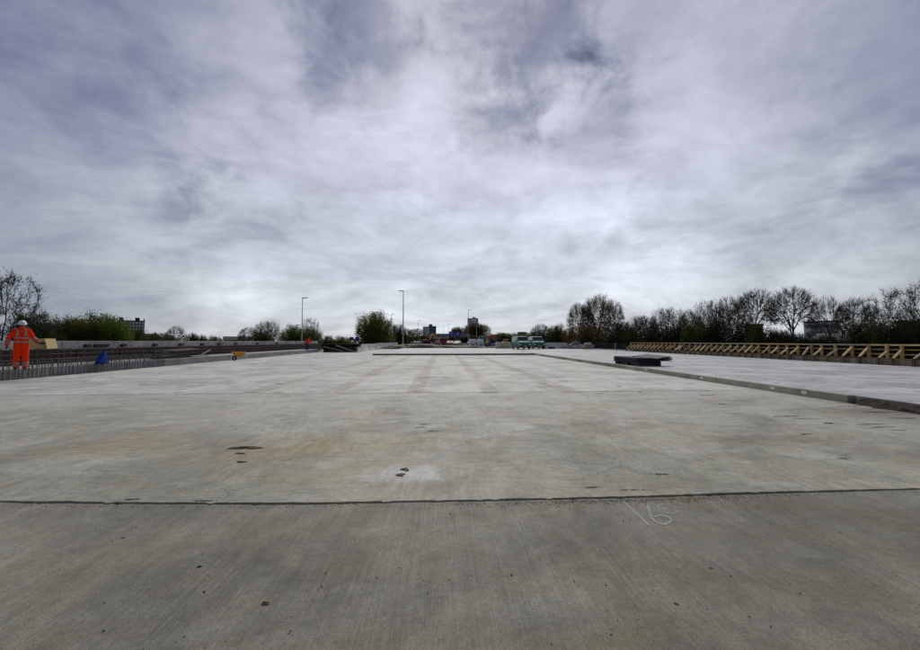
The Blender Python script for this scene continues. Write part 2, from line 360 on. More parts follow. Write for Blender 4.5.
# ------------------------------------------------------------------ mesh helpers
class MB:
    def __init__(s): s.v = []; s.f = []; s.smooth = False
    def add(s, vs, fs):
        b = len(s.v); s.v += [tuple(p) for p in vs]; s.f += [tuple(i + b for i in f) for f in fs]; return s
    def box(s, c, size, rot=None):
        hx, hy, hz = size[0] / 2, size[1] / 2, size[2] / 2
        vs = [Vector((x, y, z)) for z in (-hz, hz) for y in (-hy, hy) for x in (-hx, hx)]
        if rot is not None:
            e = Euler(rot).to_matrix(); vs = [e @ p for p in vs]
        c = Vector(c)
        return s.add([p + c for p in vs], [(0, 2, 3, 1), (4, 5, 7, 6), (0, 1, 5, 4), (2, 6, 7, 3), (0, 4, 6, 2), (1, 3, 7, 5)])
    def box2(s, a, b):
        return s.box([(p + q) / 2 for p, q in zip(a, b)], [abs(q - p) for p, q in zip(a, b)])
    def bar(s, a, b, w, h, up=(0, 0, 1)):
        a, b = Vector(a), Vector(b); t = (b - a).normalized(); sd = t.cross(Vector(up))
        if sd.length < 1e-4: sd = t.cross(Vector((1, 0, 0)))
        sd.normalize(); u = sd.cross(t)
        vs = [p + sd * (sx * w / 2) + u * (sz * h / 2) for p in (a, b) for sx, sz in ((-1, -1), (1, -1), (1, 1), (-1, 1))]
        return s.add(vs, [(0, 1, 2, 3), (7, 6, 5, 4), (0, 4, 5, 1), (1, 5, 6, 2), (2, 6, 7, 3), (3, 7, 4, 0)])
    def tube(s, pts, r, n=8, cap=True):
        pts = [Vector(p) for p in pts]; rs = r if isinstance(r, (list, tuple)) else [r] * len(pts)
        rings = []; ref = None
        for i, p in enumerate(pts):
            t = (pts[min(i + 1, len(pts) - 1)] - pts[max(i - 1, 0)]).normalized()
            if ref is None: ref = t.cross(Vector((0.31, 0.93, 0.2))).normalized()
            sd = (ref - t * ref.dot(t)).normalized(); ref = sd; u = t.cross(sd)
            rings.append([p + (sd * math.cos(2 * PI * k / n) + u * math.sin(2 * PI * k / n)) * rs[i] for k in range(n)])
        return s.loft(rings, cap)
    def loft(s, rings, cap=True):
        n = len(rings[0]); vs = [p for r in rings for p in r]; fs = []
        for i in range(len(rings) - 1):
            for k in range(n):
                fs.append((i * n + k, i * n + (k + 1) % n, (i + 1) * n + (k + 1) % n, (i + 1) * n + k))
        if cap:
            fs.append(tuple(range(n - 1, -1, -1))); fs.append(tuple((len(rings) - 1) * n + k for k in range(n)))
        return s.add(vs, fs)
    def ellipsoid(s, c, r, nu=14, nv=9, rot=None):
        c = Vector(c); e = Euler(rot).to_matrix() if rot else Matrix.Identity(3)
        rings = []
        for j in range(nv + 1):
            th = PI * (0.02 + 0.96 * j / nv) - PI / 2
            rings.append([c + e @ Vector((r[0] * math.cos(th) * math.cos(2 * PI * k / nu), r[1] * math.cos(th) * math.sin(2 * PI * k / nu), r[2] * math.sin(th))) for k in range(nu)])
        return s.loft(rings)
    def prism(s, poly, z0, z1):
        n = len(poly)
        return s.add([(p[0], p[1], z0) for p in poly] + [(p[0], p[1], z1) for p in poly],
                     [tuple(range(n - 1, -1, -1)), tuple(range(n, 2 * n))] + [(k, (k + 1) % n, n + (k + 1) % n, n + k) for k in range(n)])
    def mesh(s, name, mat):
        me = bpy.data.meshes.new(name); me.from_pydata(s.v, [], s.f); me.update()
        if mat: me.materials.append(M[mat])
        if s.smooth:
            me.polygons.foreach_set('use_smooth', [True] * len(me.polygons))
        return me
    def build(s, name, mat, parent=None, loc=(0, 0, 0), bevel=0, smooth=False):
        s.smooth = smooth
        o = link(name, s.mesh(name, mat), parent, loc)
        if bevel:
            b = o.modifiers.new('bevel', 'BEVEL'); b.width = bevel; b.segments = 2; b.limit_method = 'ANGLE'
        return o
def link(name, data, parent=None, loc=(0, 0, 0), rot=(0, 0, 0)):
    o = bpy.data.objects.new(name, data); C.objects.link(o); o.parent = parent; o.location = loc; o.rotation_euler = rot
    return o
def tag(o, label=None, cat=None, group=None, kind=None):
    if label: o['label'] = label
    if cat: o['category'] = cat
    if group: o['group'] = group
    if kind: o['kind'] = kind
    return o
def thing(name, label, cat, loc=(0, 0, 0), rz=0, group=None):
    return tag(link(name, None, None, loc, (0, 0, rz)), label, cat, group)
def copy_tree(o, parent=None):
    c = o.copy(); C.objects.link(c); c.parent = parent
    for ch in list(o.children): copy_tree(ch, c)
    return c
rng = random.Random(7)
ORD = ('first', 'second', 'third', 'fourth', 'fifth', 'sixth', 'seventh', 'eighth', 'ninth', 'tenth', 'eleventh', 'twelfth', 'thirteenth', 'fourteenth', 'fifteenth')

# ------------------------------------------------------------------ ground, embankment, deck
TERR = -5.0
mb = MB(); mb.add([(-3500, -400, TERR), (3500, -400, TERR), (3500, 4500, TERR), (-3500, 4500, TERR)], [(0, 1, 2, 3)])
tag(mb.build('ground', 'meadow'), 'flat grassy ground below the bridge', kind='structure')

DX0, DX1 = -23.0, 27.0
core = tag(MB().box2((DX0, -14, TERR + 0.004), (DX1, 64, -0.16)).build('bridge_deck', 'deck_core'), 'wide unfinished concrete bridge deck', kind='structure')
emb = tag(MB().box2((-13, 64.01, TERR + 0.004), (24, 260, 0.10)).build('site_ground', 'earth'), 'bare earth of the site beyond the deck', kind='structure')
tag(MB().box2((-9, 85, 0.09), (9, 259, 0.112)).build('road', 'asphalt'), 'grey road beyond the building site', kind='structure')

# the open joint in the foreground, as it runs across the deck
JP = [gp(-330, 499), gp(0, 502), gp(150, 503.5), gp(300, 504), gp(460, 501), gp(620, 497.5), gp(770, 493), gp(920, 489), gp(1250, 481)]
def joint_y(x):
    for a, b in zip(JP, JP[1:]):
        if x <= b.x or b is JP[-1]:
            t = (x - a.x) / (b.x - a.x); return a.y + (b.y - a.y) * t
def ragged(x0, x1, step, off, amp, seed):
    r = random.Random(seed); out = []; x = x0; w = 0
    while x < x1:
        w = w * 0.8 + r.uniform(-1, 1) * amp
        chip = -r.uniform(0.6, 2.0) * amp * 3 if r.random() < 0.06 else 0
        out.append((x, joint_y(x) + off + w + chip)); x += step * r.uniform(0.6, 1.4)
    out.append((x1, joint_y(x1) + off)); return out
XL, XR = -15.98, 9.40
e1 = ragged(XL, XR, 0.04, -0.016, 0.0035, 3)
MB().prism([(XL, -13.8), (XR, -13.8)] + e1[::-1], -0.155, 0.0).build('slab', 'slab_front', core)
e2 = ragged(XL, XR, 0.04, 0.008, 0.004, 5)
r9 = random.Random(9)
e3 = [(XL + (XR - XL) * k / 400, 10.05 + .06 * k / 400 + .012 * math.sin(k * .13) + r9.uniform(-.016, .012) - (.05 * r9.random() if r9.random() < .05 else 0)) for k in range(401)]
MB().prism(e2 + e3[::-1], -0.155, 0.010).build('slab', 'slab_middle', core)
# rows of deck beams with cast strips between them
strips = [-14.2, -11.9, -9.7, -7.5, -5.3, -3.1, -0.8, 1.35, 3.6, 5.8, 8.0]
edges = [XL]
for s_ in strips: edges += [s_ - 0.24, s_ + 0.24]
edges.append(XR)
YB0, YB1 = 10.16, 36.4
for i in range(len(edges) - 1):
    a, b = edges[i] + 0.001, edges[i + 1] - 0.001
    strip = i % 2 == 1
    zt = 0.009 if strip else 0.012 + 0.001 * ((i * 7) % 3 - 1)
    yb = YB0 - .072 + 0.0024 * (a + 16) + rng.uniform(-.012, .02)
    cuts = [yb, YB1] if strip else [yb, yb + 13 + rng.uniform(-6, 6), YB1]
    for ya, yc in zip(cuts, cuts[1:]):
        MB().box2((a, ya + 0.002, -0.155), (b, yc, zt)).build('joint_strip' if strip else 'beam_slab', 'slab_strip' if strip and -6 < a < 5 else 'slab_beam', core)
MB().box2((XL, YB1 + 0.004, -0.155), (-7.1, 63.9, 0.02)).build('slab', 'slab_beam', core)
# the raised part: ahead, and right of the kerb
RZ = 0.18
MB().box2((-7.0, YB1 + 0.12, -0.155), (9.36, 63.9, RZ)).build('raised_slab', 'slab_raised', core)
MB().box2((-7.05, YB1 + 0.02, -0.155), (9.36, YB1 + 0.115, RZ - 0.006)).build('slab_edge', 'kerb_brown', core)
ys = [-13.8, 6.2, 14.4, 22.6, 30.8, 39.0, 47.2, 55.4, 63.9]
for a, b in zip(ys, ys[1:]):
    MB().box2((9.62 if a < 36 else 9.42, a + 0.012, -0.155), (DX1 - 0.05, b, RZ)).build('raised_slab', 'slab_raised', core)
MB().box2((DX0 + 0.02, -13.8, -0.155), (-16.0, 63.9, 0.01)).build('slab', 'deck_core', core)

# kerb of cast blocks along the raised part
kr = thing('kerb', 'olive grey concrete kerb along the raised deck on the right', 'kerb', (9.51, 0, 0))
yy = 7.95
kk = 0
while yy < 36.3:
    L = min(4.05, 36.36 - yy)
    kb = MB().box2((-0.095, yy + 0.015, -0.004), (0.095, yy + L, RZ + 0.006)).build('kerb_block', 'kerb_concrete', kr, bevel=0.008)
    yy += L; kk += 1
for q in (8.9, 9.8, 12.6, 16.2):
    MB().box2((-0.099, q, 0.07), (-0.0965, q + 0.14, 0.15)).build('paper_tag', 'sign_white', kr)
# where the kerb stops, raw soil shows under the slab edge
def lump(name, mat, c, size, seed, parent=None, nu=12, nv=7, rough=0.35, flat=True):
    r = random.Random(seed); m = MB(); rings = []
    for j in range(nv + 1):
        th = (PI / 2) * j / nv if flat else PI * (0.03 + 0.94 * j / nv) - PI / 2
        rings.append([Vector((size[0] * math.cos(th) * math.cos(2 * PI * k / nu), size[1] * math.cos(th) * math.sin(2 * PI * k / nu), size[2] * math.sin(th))) * (1 + r.uniform(-rough, rough)) for k in range(nu)])
    if flat:
        for p in rings[0]: p.z = -0.004
    m.loft(rings)
    return m.build(name, mat, parent, c, smooth=True)
sb = MB(); r0 = random.Random(11); top = []; bot = []
ybs = [-6 + 0.12 * k for k in range(116)]
prof = []
for y in ybs:
    prof.append([Vector((9.30 + r0.uniform(-.10, .07), y, 0.0)), Vector((9.42 + r0.uniform(-.05, .04), y, 0.05 + r0.uniform(0, .03))), Vector((9.50 + r0.uniform(-.03, .03), y, 0.12 + r0.uniform(-.03, .02))), Vector((9.6, y, 0.16)), Vector((9.6, y, -0.0))])
sb.loft(prof)
tag(sb.build('soil_bank', 'soil'), 'dark crumbling soil bank where the right kerb ends', kind='stuff')

# loose chips along the joint
g = MB(); r1 = random.Random(21)
def chip(m, p, s, r):
    vs = [Vector((r.uniform(-1, 1), r.uniform(-1, 1), r.uniform(-.2, 1))) for _ in range(3)]
    vs = [p + Vector((s * q.x, s * q.y, max(0, s * q.z * .7))) for q in (Vector((1, 0, 0)) * r.uniform(.6, 1), Vector((-.6, .8, 0)) * r.uniform(.6, 1), Vector((-.5, -.9, 0)) * r.uniform(.6, 1))] + [p + Vector((0, 0, s * r.uniform(.5, .9)))]
    m.add(vs, [(0, 1, 3), (1, 2, 3), (2, 0, 3)])
for k in range(1500):
    x = r1.gauss(1.75, 0.75) if k % 3 else r1.uniform(-4, 6)
    y = joint_y(x) - 0.045 - abs(r1.gauss(0, 0.055 if k % 3 else 0.02))
    chip(g, Vector((x, y, 0.001)), r1.uniform(0.0025, 0.0085), r1)
tag(g.build('gravel', 'gravel_mix'), 'fine chips of stone along the open joint', kind='stuff')
g = MB()
for k in range(2600):
    p = gp(r1.uniform(-60, 980), 505 + 175 * r1.random() ** 1.6, 0)
    if p.x < 9.2: chip(g, Vector((p.x, p.y, 0.001)), r1.uniform(0.0012, 0.0040) * (1 + 2 * (r1.random() < .04)), r1)
tag(g.build('grit', 'gravel_mix'), 'scattered grit on the front slab', kind='stuff')

# chalk number on the front slab
def chalk(pts, w, name, parent):
    ps = [gp(x, y, 0.004) for x, y in pts]
    # smooth through the points
    out = []
    for i in range(len(ps) - 1):
        a, b = ps[max(i - 1, 0)], ps[i]; c, e = ps[i + 1], ps[min(i + 2, len(ps) - 1)]
        for k in range(6):
            t = k / 6
            out.append(0.5 * ((2 * b) + (c - a) * t + (2 * a - 5 * b + 4 * c - e) * t * t + (3 * b - a - 3 * c + e) * t ** 3))
    out.append(ps[-1])
    m = MB(); vs = []; r = random.Random(len(pts))
    for i, p in enumerate(out):
        t = (out[min(i + 1, len(out) - 1)] - out[max(i - 1, 0)]).normalized(); sd = Vector((t.y, -t.x, 0))
        ww = w * r.uniform(0.85, 1.15) / 2
        vs += [p + sd * ww, p - sd * ww]
    m.add(vs, [(2 * i, 2 * i + 1, 2 * i + 3, 2 * i + 2) for i in range(len(out) - 1)])
    o = m.build(name, 'chalk', parent)
    return o
cm = thing('chalk_number', 'white chalk number 16 scrawled on the front slab below the joint', 'marking')
chalk([(623, 501), (631, 508), (640, 516.5), (649, 525)], 0.025, 'digit_stroke', cm)
chalk([(648, 503), (649.5, 511), (652, 518), (658, 522.5), (665, 524), (671, 520.5), (668, 516.5), (661, 515.3), (653, 516.5)], 0.024, 'digit_stroke', cm)
chalk([(664.5, 504), (659, 505), (658, 507), (664, 508.5), (672, 510), (678, 511.5), (672, 513), (666, 512.5)], 0.015, 'digit_stroke', cm)

# mud and leaf scraps lying on the slabs
def flake(name, mat, c, sx, sy, sz, seed):
    r = random.Random(seed); n = 34; ph = [r.uniform(0, 6.28) for _ in range(5)]
    out = [.55 + .22 * math.sin(2 * 2 * PI * k / n + ph[0]) + .16 * math.sin(3 * 2 * PI * k / n + ph[1]) + .12 * math.sin(7 * 2 * PI * k / n + ph[2]) + r.uniform(-.10, .10) for k in range(n)]
    rings = [[Vector((sx * out[k] * 1.5 * q * math.cos(2 * PI * k / n), sy * out[k] * 1.5 * q * math.sin(2 * PI * k / n), z * sz * (1 + r.uniform(-.35, .35)))) for k in range(n)] for q, z in ((1, 0), (.93, .35), (.7, .8), (.35, .9), (.05, 1))]
    for p in rings[0]: p.z = -.002
    return MB().loft(rings).build(name, mat, None, c)
def scrap(x, y, sx, sy, sz, mat, label, cat, name, z=0.012, seed=1):
    p = gp(x, y, z)
    tag(flake(name, mat, (p.x, p.y, z), sx, sy, sz, seed), label, cat)
scrap(247, 448, 0.19, 0.06, 0.02, 'mud', 'long brown mud clump on the middle slab, left of centre', 'mud', 'mud_clump', seed=3)
scrap(240, 453.5, 0.05, 0.025, 0.01, 'mud', 'tiny brown crumb just below the long mud clump', 'mud', 'mud_clump', seed=4)
scrap(241, 462, 0.05, 0.03, 0.01, 'mud', 'small brown crumb a hand below the long mud clump', 'mud', 'mud_clump', seed=41)
scrap(405, 469.5, 0.055, 0.04, 0.012, 'mud', 'brown mud spot on the pale patch of the middle slab', 'mud', 'mud_clump', seed=5)
scrap(400, 475, 0.065, 0.035, 0.010, 'mud', 'lower brown mud spot on the pale patch of the middle slab', 'mud', 'mud_clump', seed=6)
scrap(265, 604, 0.020, 0.018, 0.010, 'mud', 'dark brown clod on the front slab, the larger of two', 'clod', 'earth_clod', 0, seed=7)
scrap(199, 567, 0.012, 0.011, 0.007, 'leaf_brown', 'small reddish leaf scrap on the front slab', 'leaf', 'leaf_scrap', 0, seed=8)
scrap(204, 592, 0.009, 0.008, 0.005, 'leaf_brown', 'tiny tan leaf scrap below the reddish one', 'leaf', 'leaf_scrap', 0, seed=9)
scrap(676, 604, 0.012, 0.009, 0.005, 'mud', 'tiny dark clod on the front slab, right of centre', 'clod', 'earth_clod', 0, seed=10)
scrap(711, 568, 0.017, 0.006, 0.006, 'metal_grey', 'little grey stone chip on the right of the front slab', 'stone', 'stone_chip', 0, seed=12)
scrap(123, 538, 0.010, 0.009, 0.005, 'mud', 'tiny black crumb at the left of the front slab', 'clod', 'earth_clod', 0, seed=13)

# thin patches of spilt slurry and dirt on the slabs
r5 = random.Random(31)
plain('spill', (0.14, 0.135, 0.12), .8, var=.3, scale=12)
_n = NB(M['spill'].node_tree); _b = M['spill'].node_tree.nodes['Principled BSDF']
_n.l.new(_n.smooth(_n.noise(_n.new('ShaderNodeNewGeometry').outputs['Position'], 30, 6, .7), .40, .58, 0, .85), _b.inputs['Alpha'])
def patch(x, y, sx, sy, mat='spill', z=.014):
    p = gp(x, y, z); o = flake('spill_patch', mat, (p.x, p.y, z), sx, sy, .003, r5.randint(0, 9999)); o.parent = core
for x, y, sx in ((181, 392.5, .16), (250, 392.4, .22), (277, 392.6, .2), (310, 391.5, .12), (414, 391, .10), (489, 392.6, .2), (571, 392.2, .26), (600, 393.5, .1), (707, 395, .2), (640, 392, .08)):
    patch(x, y, sx, .035)
for x, y, sx, sy in ((788, 416, .40, .03), (829, 423, .14, .05), (806, 418.5, .25, .02), (722, 404, .10, .04), (805, 434, .09, .03), (843, 458, .03, .03), (882, 427, .2, .03), (900, 430, .12, .02), (872, 424, .2, .025), (905, 418, .25, .03), (880, 412, .35, .05), (850, 406, .25, .03), (425, 424, .14, .03), (421, 427, .08, .02), (433, 431, .1, .025), (630, 489.5, .10, .012), (590, 487, .12, .008), (660, 474, .12, .012), (205, 500.5, .12, .012), (133, 499, .06, .012)):
    patch(x, y, sx, sy)
for k in range(46):
    x = r5.uniform(660, 930); y = r5.uniform(360, 392)
    p = gp(x, y, RZ + .002)
    if p.x > 10 and p.x < 22.5:
        o = flake('spill_patch', 'spill', (p.x, p.y, RZ + .001), r5.uniform(.05, .22), r5.uniform(.015, .05), .003, r5.randint(0, 9999)); o.parent = core
for k in range(60):
    p = gp(r5.uniform(60, 760), r5.uniform(362, 388), .012)
    if -15 < p.x < 8.8 and p.y < 36: 
        o = flake('spill_patch', 'spill', (p.x, p.y, .018), r5.uniform(.05, .2), r5.uniform(.012, .05), .003, r5.randint(0, 9999)); o.parent = core

# ------------------------------------------------------------------ left edge: ledge, stirrups, cage, formwork, wall
LX = -16.0
ledge = thing('concrete_ledge', 'pale concrete ledge with bent steel loops along the left edge', 'ledge', (LX, 0, 0))
yc = 4.0
while yc < 47:
    L = 6.15
    MB().box2((-2.15, yc + 0.01, -0.0), (0, min(yc + L, 47), 0.40 + 0.006 * ((int(yc) * 3) % 3))).build('ledge_block', 'ledge_concrete', ledge, bevel=0.02)
    yc += L
lm = MB(); lm.tube([(0.03, 0, 0.02), (0.03, 0, 0.64), (0.012, 0, 0.70), (-0.04, 0, 0.73), (-0.14, 0, 0.73), (-0.19, 0, 0.70), (-0.205, 0, 0.64), (-0.205, 0, 0.39)], 0.015, 5)
loop_me = lm.mesh('rebar_loop', 'rebar')
y = 9.0; n_ = 0
while y < 21.5:
    o = link('rebar_loop', loop_me, ledge, (0, y, 0), (rng.uniform(-.05, .05), rng.uniform(-.03, .03), rng.uniform(-.25, .25)))
    if rng.random() < .06: o.rotation_euler[0] += rng.uniform(-.25, .25)
    y += 0.155 * rng.uniform(.88, 1.12)
lm = MB(); lm.tube([(0.045, 4.2, 0.33), (0.045, 14, 0.335), (0.045, 22.5, 0.33)], 0.010, 5); lm.build('tie_bar', 'rebar', ledge)
lm = MB(); lm.tube([(-0.185, 8.9, 0.60), (-0.185, 22.5, 0.60)], 0.009, 5); lm.build('tie_bar', 'rebar', ledge)

cage = thing('rebar_cage', 'long rusty reinforcement cage standing behind the left ledge', 'rebar', (-18.55, 0, 0.0))
vb = MB().tube([(0, 0, 0.0), (0, 0, 1.12)], 0.021, 5).mesh('upright_bar', 'rebar_rust')
vb2 = MB().tube([(0, 0, 0.0), (0, 0, 1.10)], 0.020, 5).mesh('upright_bar', 'rebar')
y = 12.0; n_ = 0
while y < 55 and n_ < 290:
    link('upright_bar', vb if rng.random() < .6 else vb2, cage, (rng.uniform(-.03, .03) + (0.16 if n_ % 2 else 0), y, 0), (rng.uniform(-.02, .02), 0, 0))
    y += 0.15 * rng.uniform(.75, 1.25); n_ += 1
for z in (0.12, 0.36, 0.6, 0.84, 1.06):
    MB().tube([(0.19, 11.9, z), (0.19, 55.1, z)], 0.013, 5).build('level_bar', 'rebar_rust', cage)
wallf = thing('formwork_wall', 'dark brown formwork boards behind the reinforcement cage', 'formwork', (-19.1, 0, 0))
y = 9.0
while y < 56:
    h = 1.06 + rng.uniform(-.02, .02)
    if y < 13.4: h = 1.40
    MB().box2((-0.06, y, 0.01), (0, y + 2.38, h)).build('board_panel', 'form_dark', wallf)
    MB().box2((0.002, y + 1.1, 0.01), (0.07, y + 1.2, h - 0.03)).build('stud', 'plank_dark', wallf)
    y += 2.4
conw = thing('concrete_wall', 'long grey concrete parapet wall along the left edge', 'wall', (-20.4, 0, 0))
y = 14.0
while y < 58:
    h = 1.445 + rng.uniform(-.012, .012)
    MB().box2((-0.2, y + 0.012, 0.01), (0.2, y + 2.98, h)).build('wall_panel', 'wall_concrete', conw, bevel=0.015)
    y += 3.0
for x in (61, 104, 113, 117, 121, 137, 166, 190, 210, 226, 242, 262, 281):
    p = at(x, 346, (443 - x) and 20.4 * 357.8 / (443 - x) * 0.99)
    MB().box2((0.203, p.y - 0.16, 1.10), (0.33, p.y + 0.16, 1.27)).build('bracket', 'tool_dark', conw)
# plywood sheets
for i, (x0, x1, lb) in enumerate(((28, 46.5, 'wide plywood sheet leaning behind the worker in orange'), (47.5, 58, 'narrow plywood sheet leaning beside the wider one, behind the worker'))):
    Y = 16.9
    a = at(x0, 343, Y); b = at(x1, 343, Y + 1.1 * (i + 1) * .5)
    m = MB(); dz = 0.5
    tilt = 0.22
    p0 = Vector((-18.98, a.y, 1.075)); p1 = Vector((-18.98, a.y, 1.075))
    w = (b - a).length
    m.box((0, 0, 0.235), (w, 0.022, 0.47))
    o = m.build('plywood_sheet', 'plywood')
    o.location = ((a.x + b.x) / 2, (a.y + b.y) / 2, 1.13); o.rotation_euler = (-tilt, 0, math.atan2(b.y - a.y, b.x - a.x))
    o.location.z = 1.10
    tag(o, lb, 'plywood')
# blue tarpaulin bundle
def crumple(name, mat, loc, size, seed, label, cat):
    r = random.Random(seed); rings = []; nu = 18
    for j in range(9):
        t = j / 8; rad = max(0, 1 - t ** 1.15) ** .8 * 0.95 + 0.05
        rings.append([Vector((size[0] * rad * math.cos(2 * PI * k / nu) * (1 + .20 * math.sin(k * 2.5 + .6 * j) - .3 * t + r.uniform(-.24, .24)), size[1] * rad * math.sin(2 * PI * k / nu) * (1 + r.uniform(-.2, .2) - .3 * t), size[2] * t + (r.uniform(-.04, .04) if j else 0))) + Vector((-.7 * size[0] * t + .5 * size[0] * t * t, .5 * size[1] * math.sin(2.2 * t), 0)) for k in range(nu)])
    m = MB(); m.loft(rings)
    return tag(m.build(name, mat, None, loc, smooth=True), label, cat)
p = at(101.5, 362, 16.75 * 357.8 / (443 - 101.5))
crumple('tarpaulin', 'tarp_blue', (p.x, p.y, 0.405), (0.24, 0.24, 0.60), 12, 'crumpled bright blue tarpaulin on the left ledge', 'tarpaulin')
# dark stack with a tilted plate on it
sx = -16.75; sy = sx and 16.75 * 357.8 / (443 - 182)
st = thing('panel_stack', 'stack of black formwork panels on the ledge with a wide plate on top', 'stack', (sx, sy, 0.406))
for k in range(5):
    MB().box((rng.uniform(-.02, .02), rng.uniform(-.06, .06), 0.045 + k * 0.082), (0.7, 2.3, 0.078)).build('panel', 'rubber_dark', st, bevel=0.006)
MB().box((0.1, 0.75, 0.475), (0.85, 2.5, 0.05), (R(1.6), R(4), 0)).build('plate', 'plank_dark', st, bevel=0.005)
MB().bar((0.05, 2.5, 0.02), (0.0, 3.7, 0.42), 0.07, 0.05).build('prop', 'wood_grey', st)
MB().bar((0.15, 1.4, 0.03), (0.15, 3.2, 0.03), 0.30, 0.05).build('board', 'wood_grey', st)
# pale sawn log by the worker's boots
lg = MB(); lg.tube([(-0.12, -0.03, 0.055), (0, 0, 0.062), (0.12, 0.04, 0.058)], [0.055, 0.06, 0.052], 12)
p = at(12, 368, 12.9); lo = tag(lg.build('wood_block', 'wood_grey', None, (-16.24, 13.28, 0.405), smooth=False), 'short pale wooden block on the ledge by the worker', 'wood block')

# wheelbarrow
def wheelbarrow(loc, rz):
    t = thing('wheelbarrow', 'yellow wheelbarrow standing by the left ledge', 'wheelbarrow', loc, rz)
    rings = []
    for z, l0, l1, w in ((0.36, -0.22, 0.34, 0.19), (0.47, -0.32, 0.46, 0.26), (0.72, -0.44, 0.66, 0.35), (0.745, -0.46, 0.68, 0.365)):
        rings.append([Vector((l0, -w, z)), Vector((l1 - .1, -w, z)), Vector((l1, -w * .6, z)), Vector((l1, w * .6, z)), Vector((l1 - .1, w, z)), Vector((l0, w, z))])
    inner = [[Vector((q.x * .94, q.y * .92, q.z + .012)) for q in rg] for rg in rings[:3]][::-1]
    MB().loft(rings + inner).build('tray', 'barrow_yellow', t)
    for s in (-1, 1):
        MB().tube([(0.44, s * .06, .20), (0.15, s * .16, .33), (-0.45, s * .26, .40), (-0.95, s * .30, .58)], 0.017, 7).build('handle', 'metal_grey', t)
        MB().tube([(-0.22, s * .22, .37), (-0.34, s * .25, .0), (-0.46, s * .25, .39)], 0.015, 6).build('leg', 'metal_grey', t)
    wh = MB(); wh.loft([[Vector((.44 + rr * math.cos(2 * PI * k / 20), yv, .20 + rr * math.sin(2 * PI * k / 20))) for k in range(20)] for rr, yv in ((.10, -.04), (.19, -.035), (.20, 0), (.19, .035), (.10, .04))])
    w = wh.build('wheel', 'tyre', t, smooth=True)
    MB().loft([[Vector((.44 + rr * math.cos(2 * PI * k / 16), yv, .20 + rr * math.sin(2 * PI * k / 16))) for k in range(16)] for rr, yv in ((.09, -.043), (.09, .043))]).build('rim', 'metal_grey', w)
    return t
p = gp(246, 359.3, 0.012)
wheelbarrow((-15.15, 27.6, 0.012), R(207)).scale = (.84, .84, .84)

# ------------------------------------------------------------------ people
def remesh(o, vox=0.016):
    md = o.modifiers.new('remesh', 'REMESH'); md.mode = 'VOXEL'; md.voxel_size = vox; md.use_smooth_shade = True
    sm = o.modifiers.new('smooth', 'SMOOTH'); sm.factor = 0.5; sm.iterations = 3
    return o
def ell(c, rx, ry, tilt=(0, 0, 0), n=18):
    e = Euler(tilt).to_matrix(); c = Vector(c)
    return [c + e @ Vector((rx * math.cos(2 * PI * k / n), ry * math.sin(2 * PI * k / n), 0)) for k in range(n)]
def hand(m, w, dirv, side, curl):
    """palm and five fingers from the wrist w, pointing along dirv"""
    d_ = Vector(dirv).normalized(); lat = d_.cross(Vector((0, 1, 0))).normalized() * side; nrm = lat.cross(d_)
    m.tube([w, w + d_ * .05, w + d_ * .095], [.030, .040, .036], 8)
    for k, L in enumerate((.072, .082, .078, .062)):
        b = w + d_ * .09 + lat * (-.03 + .02 * k)
        c1 = b + d_ * (L * .45) + nrm * (curl * .012); c2 = c1 + d_ * (L * .3) + nrm * (curl * .03); c3 = c2 + d_ * (L * .12) + nrm * (curl * .028)
        m.tube([b - d_ * .03, b, c1, c2, c3], [.011, .0105, .010, .009, .006], 6)
    b = w + d_ * .03 - lat * .036
    m.tube([b + lat * .02, b, b - lat * .022 + d_ * .03, b - lat * .026 + d_ * .06], [.013, .013, .012, .008], 6)
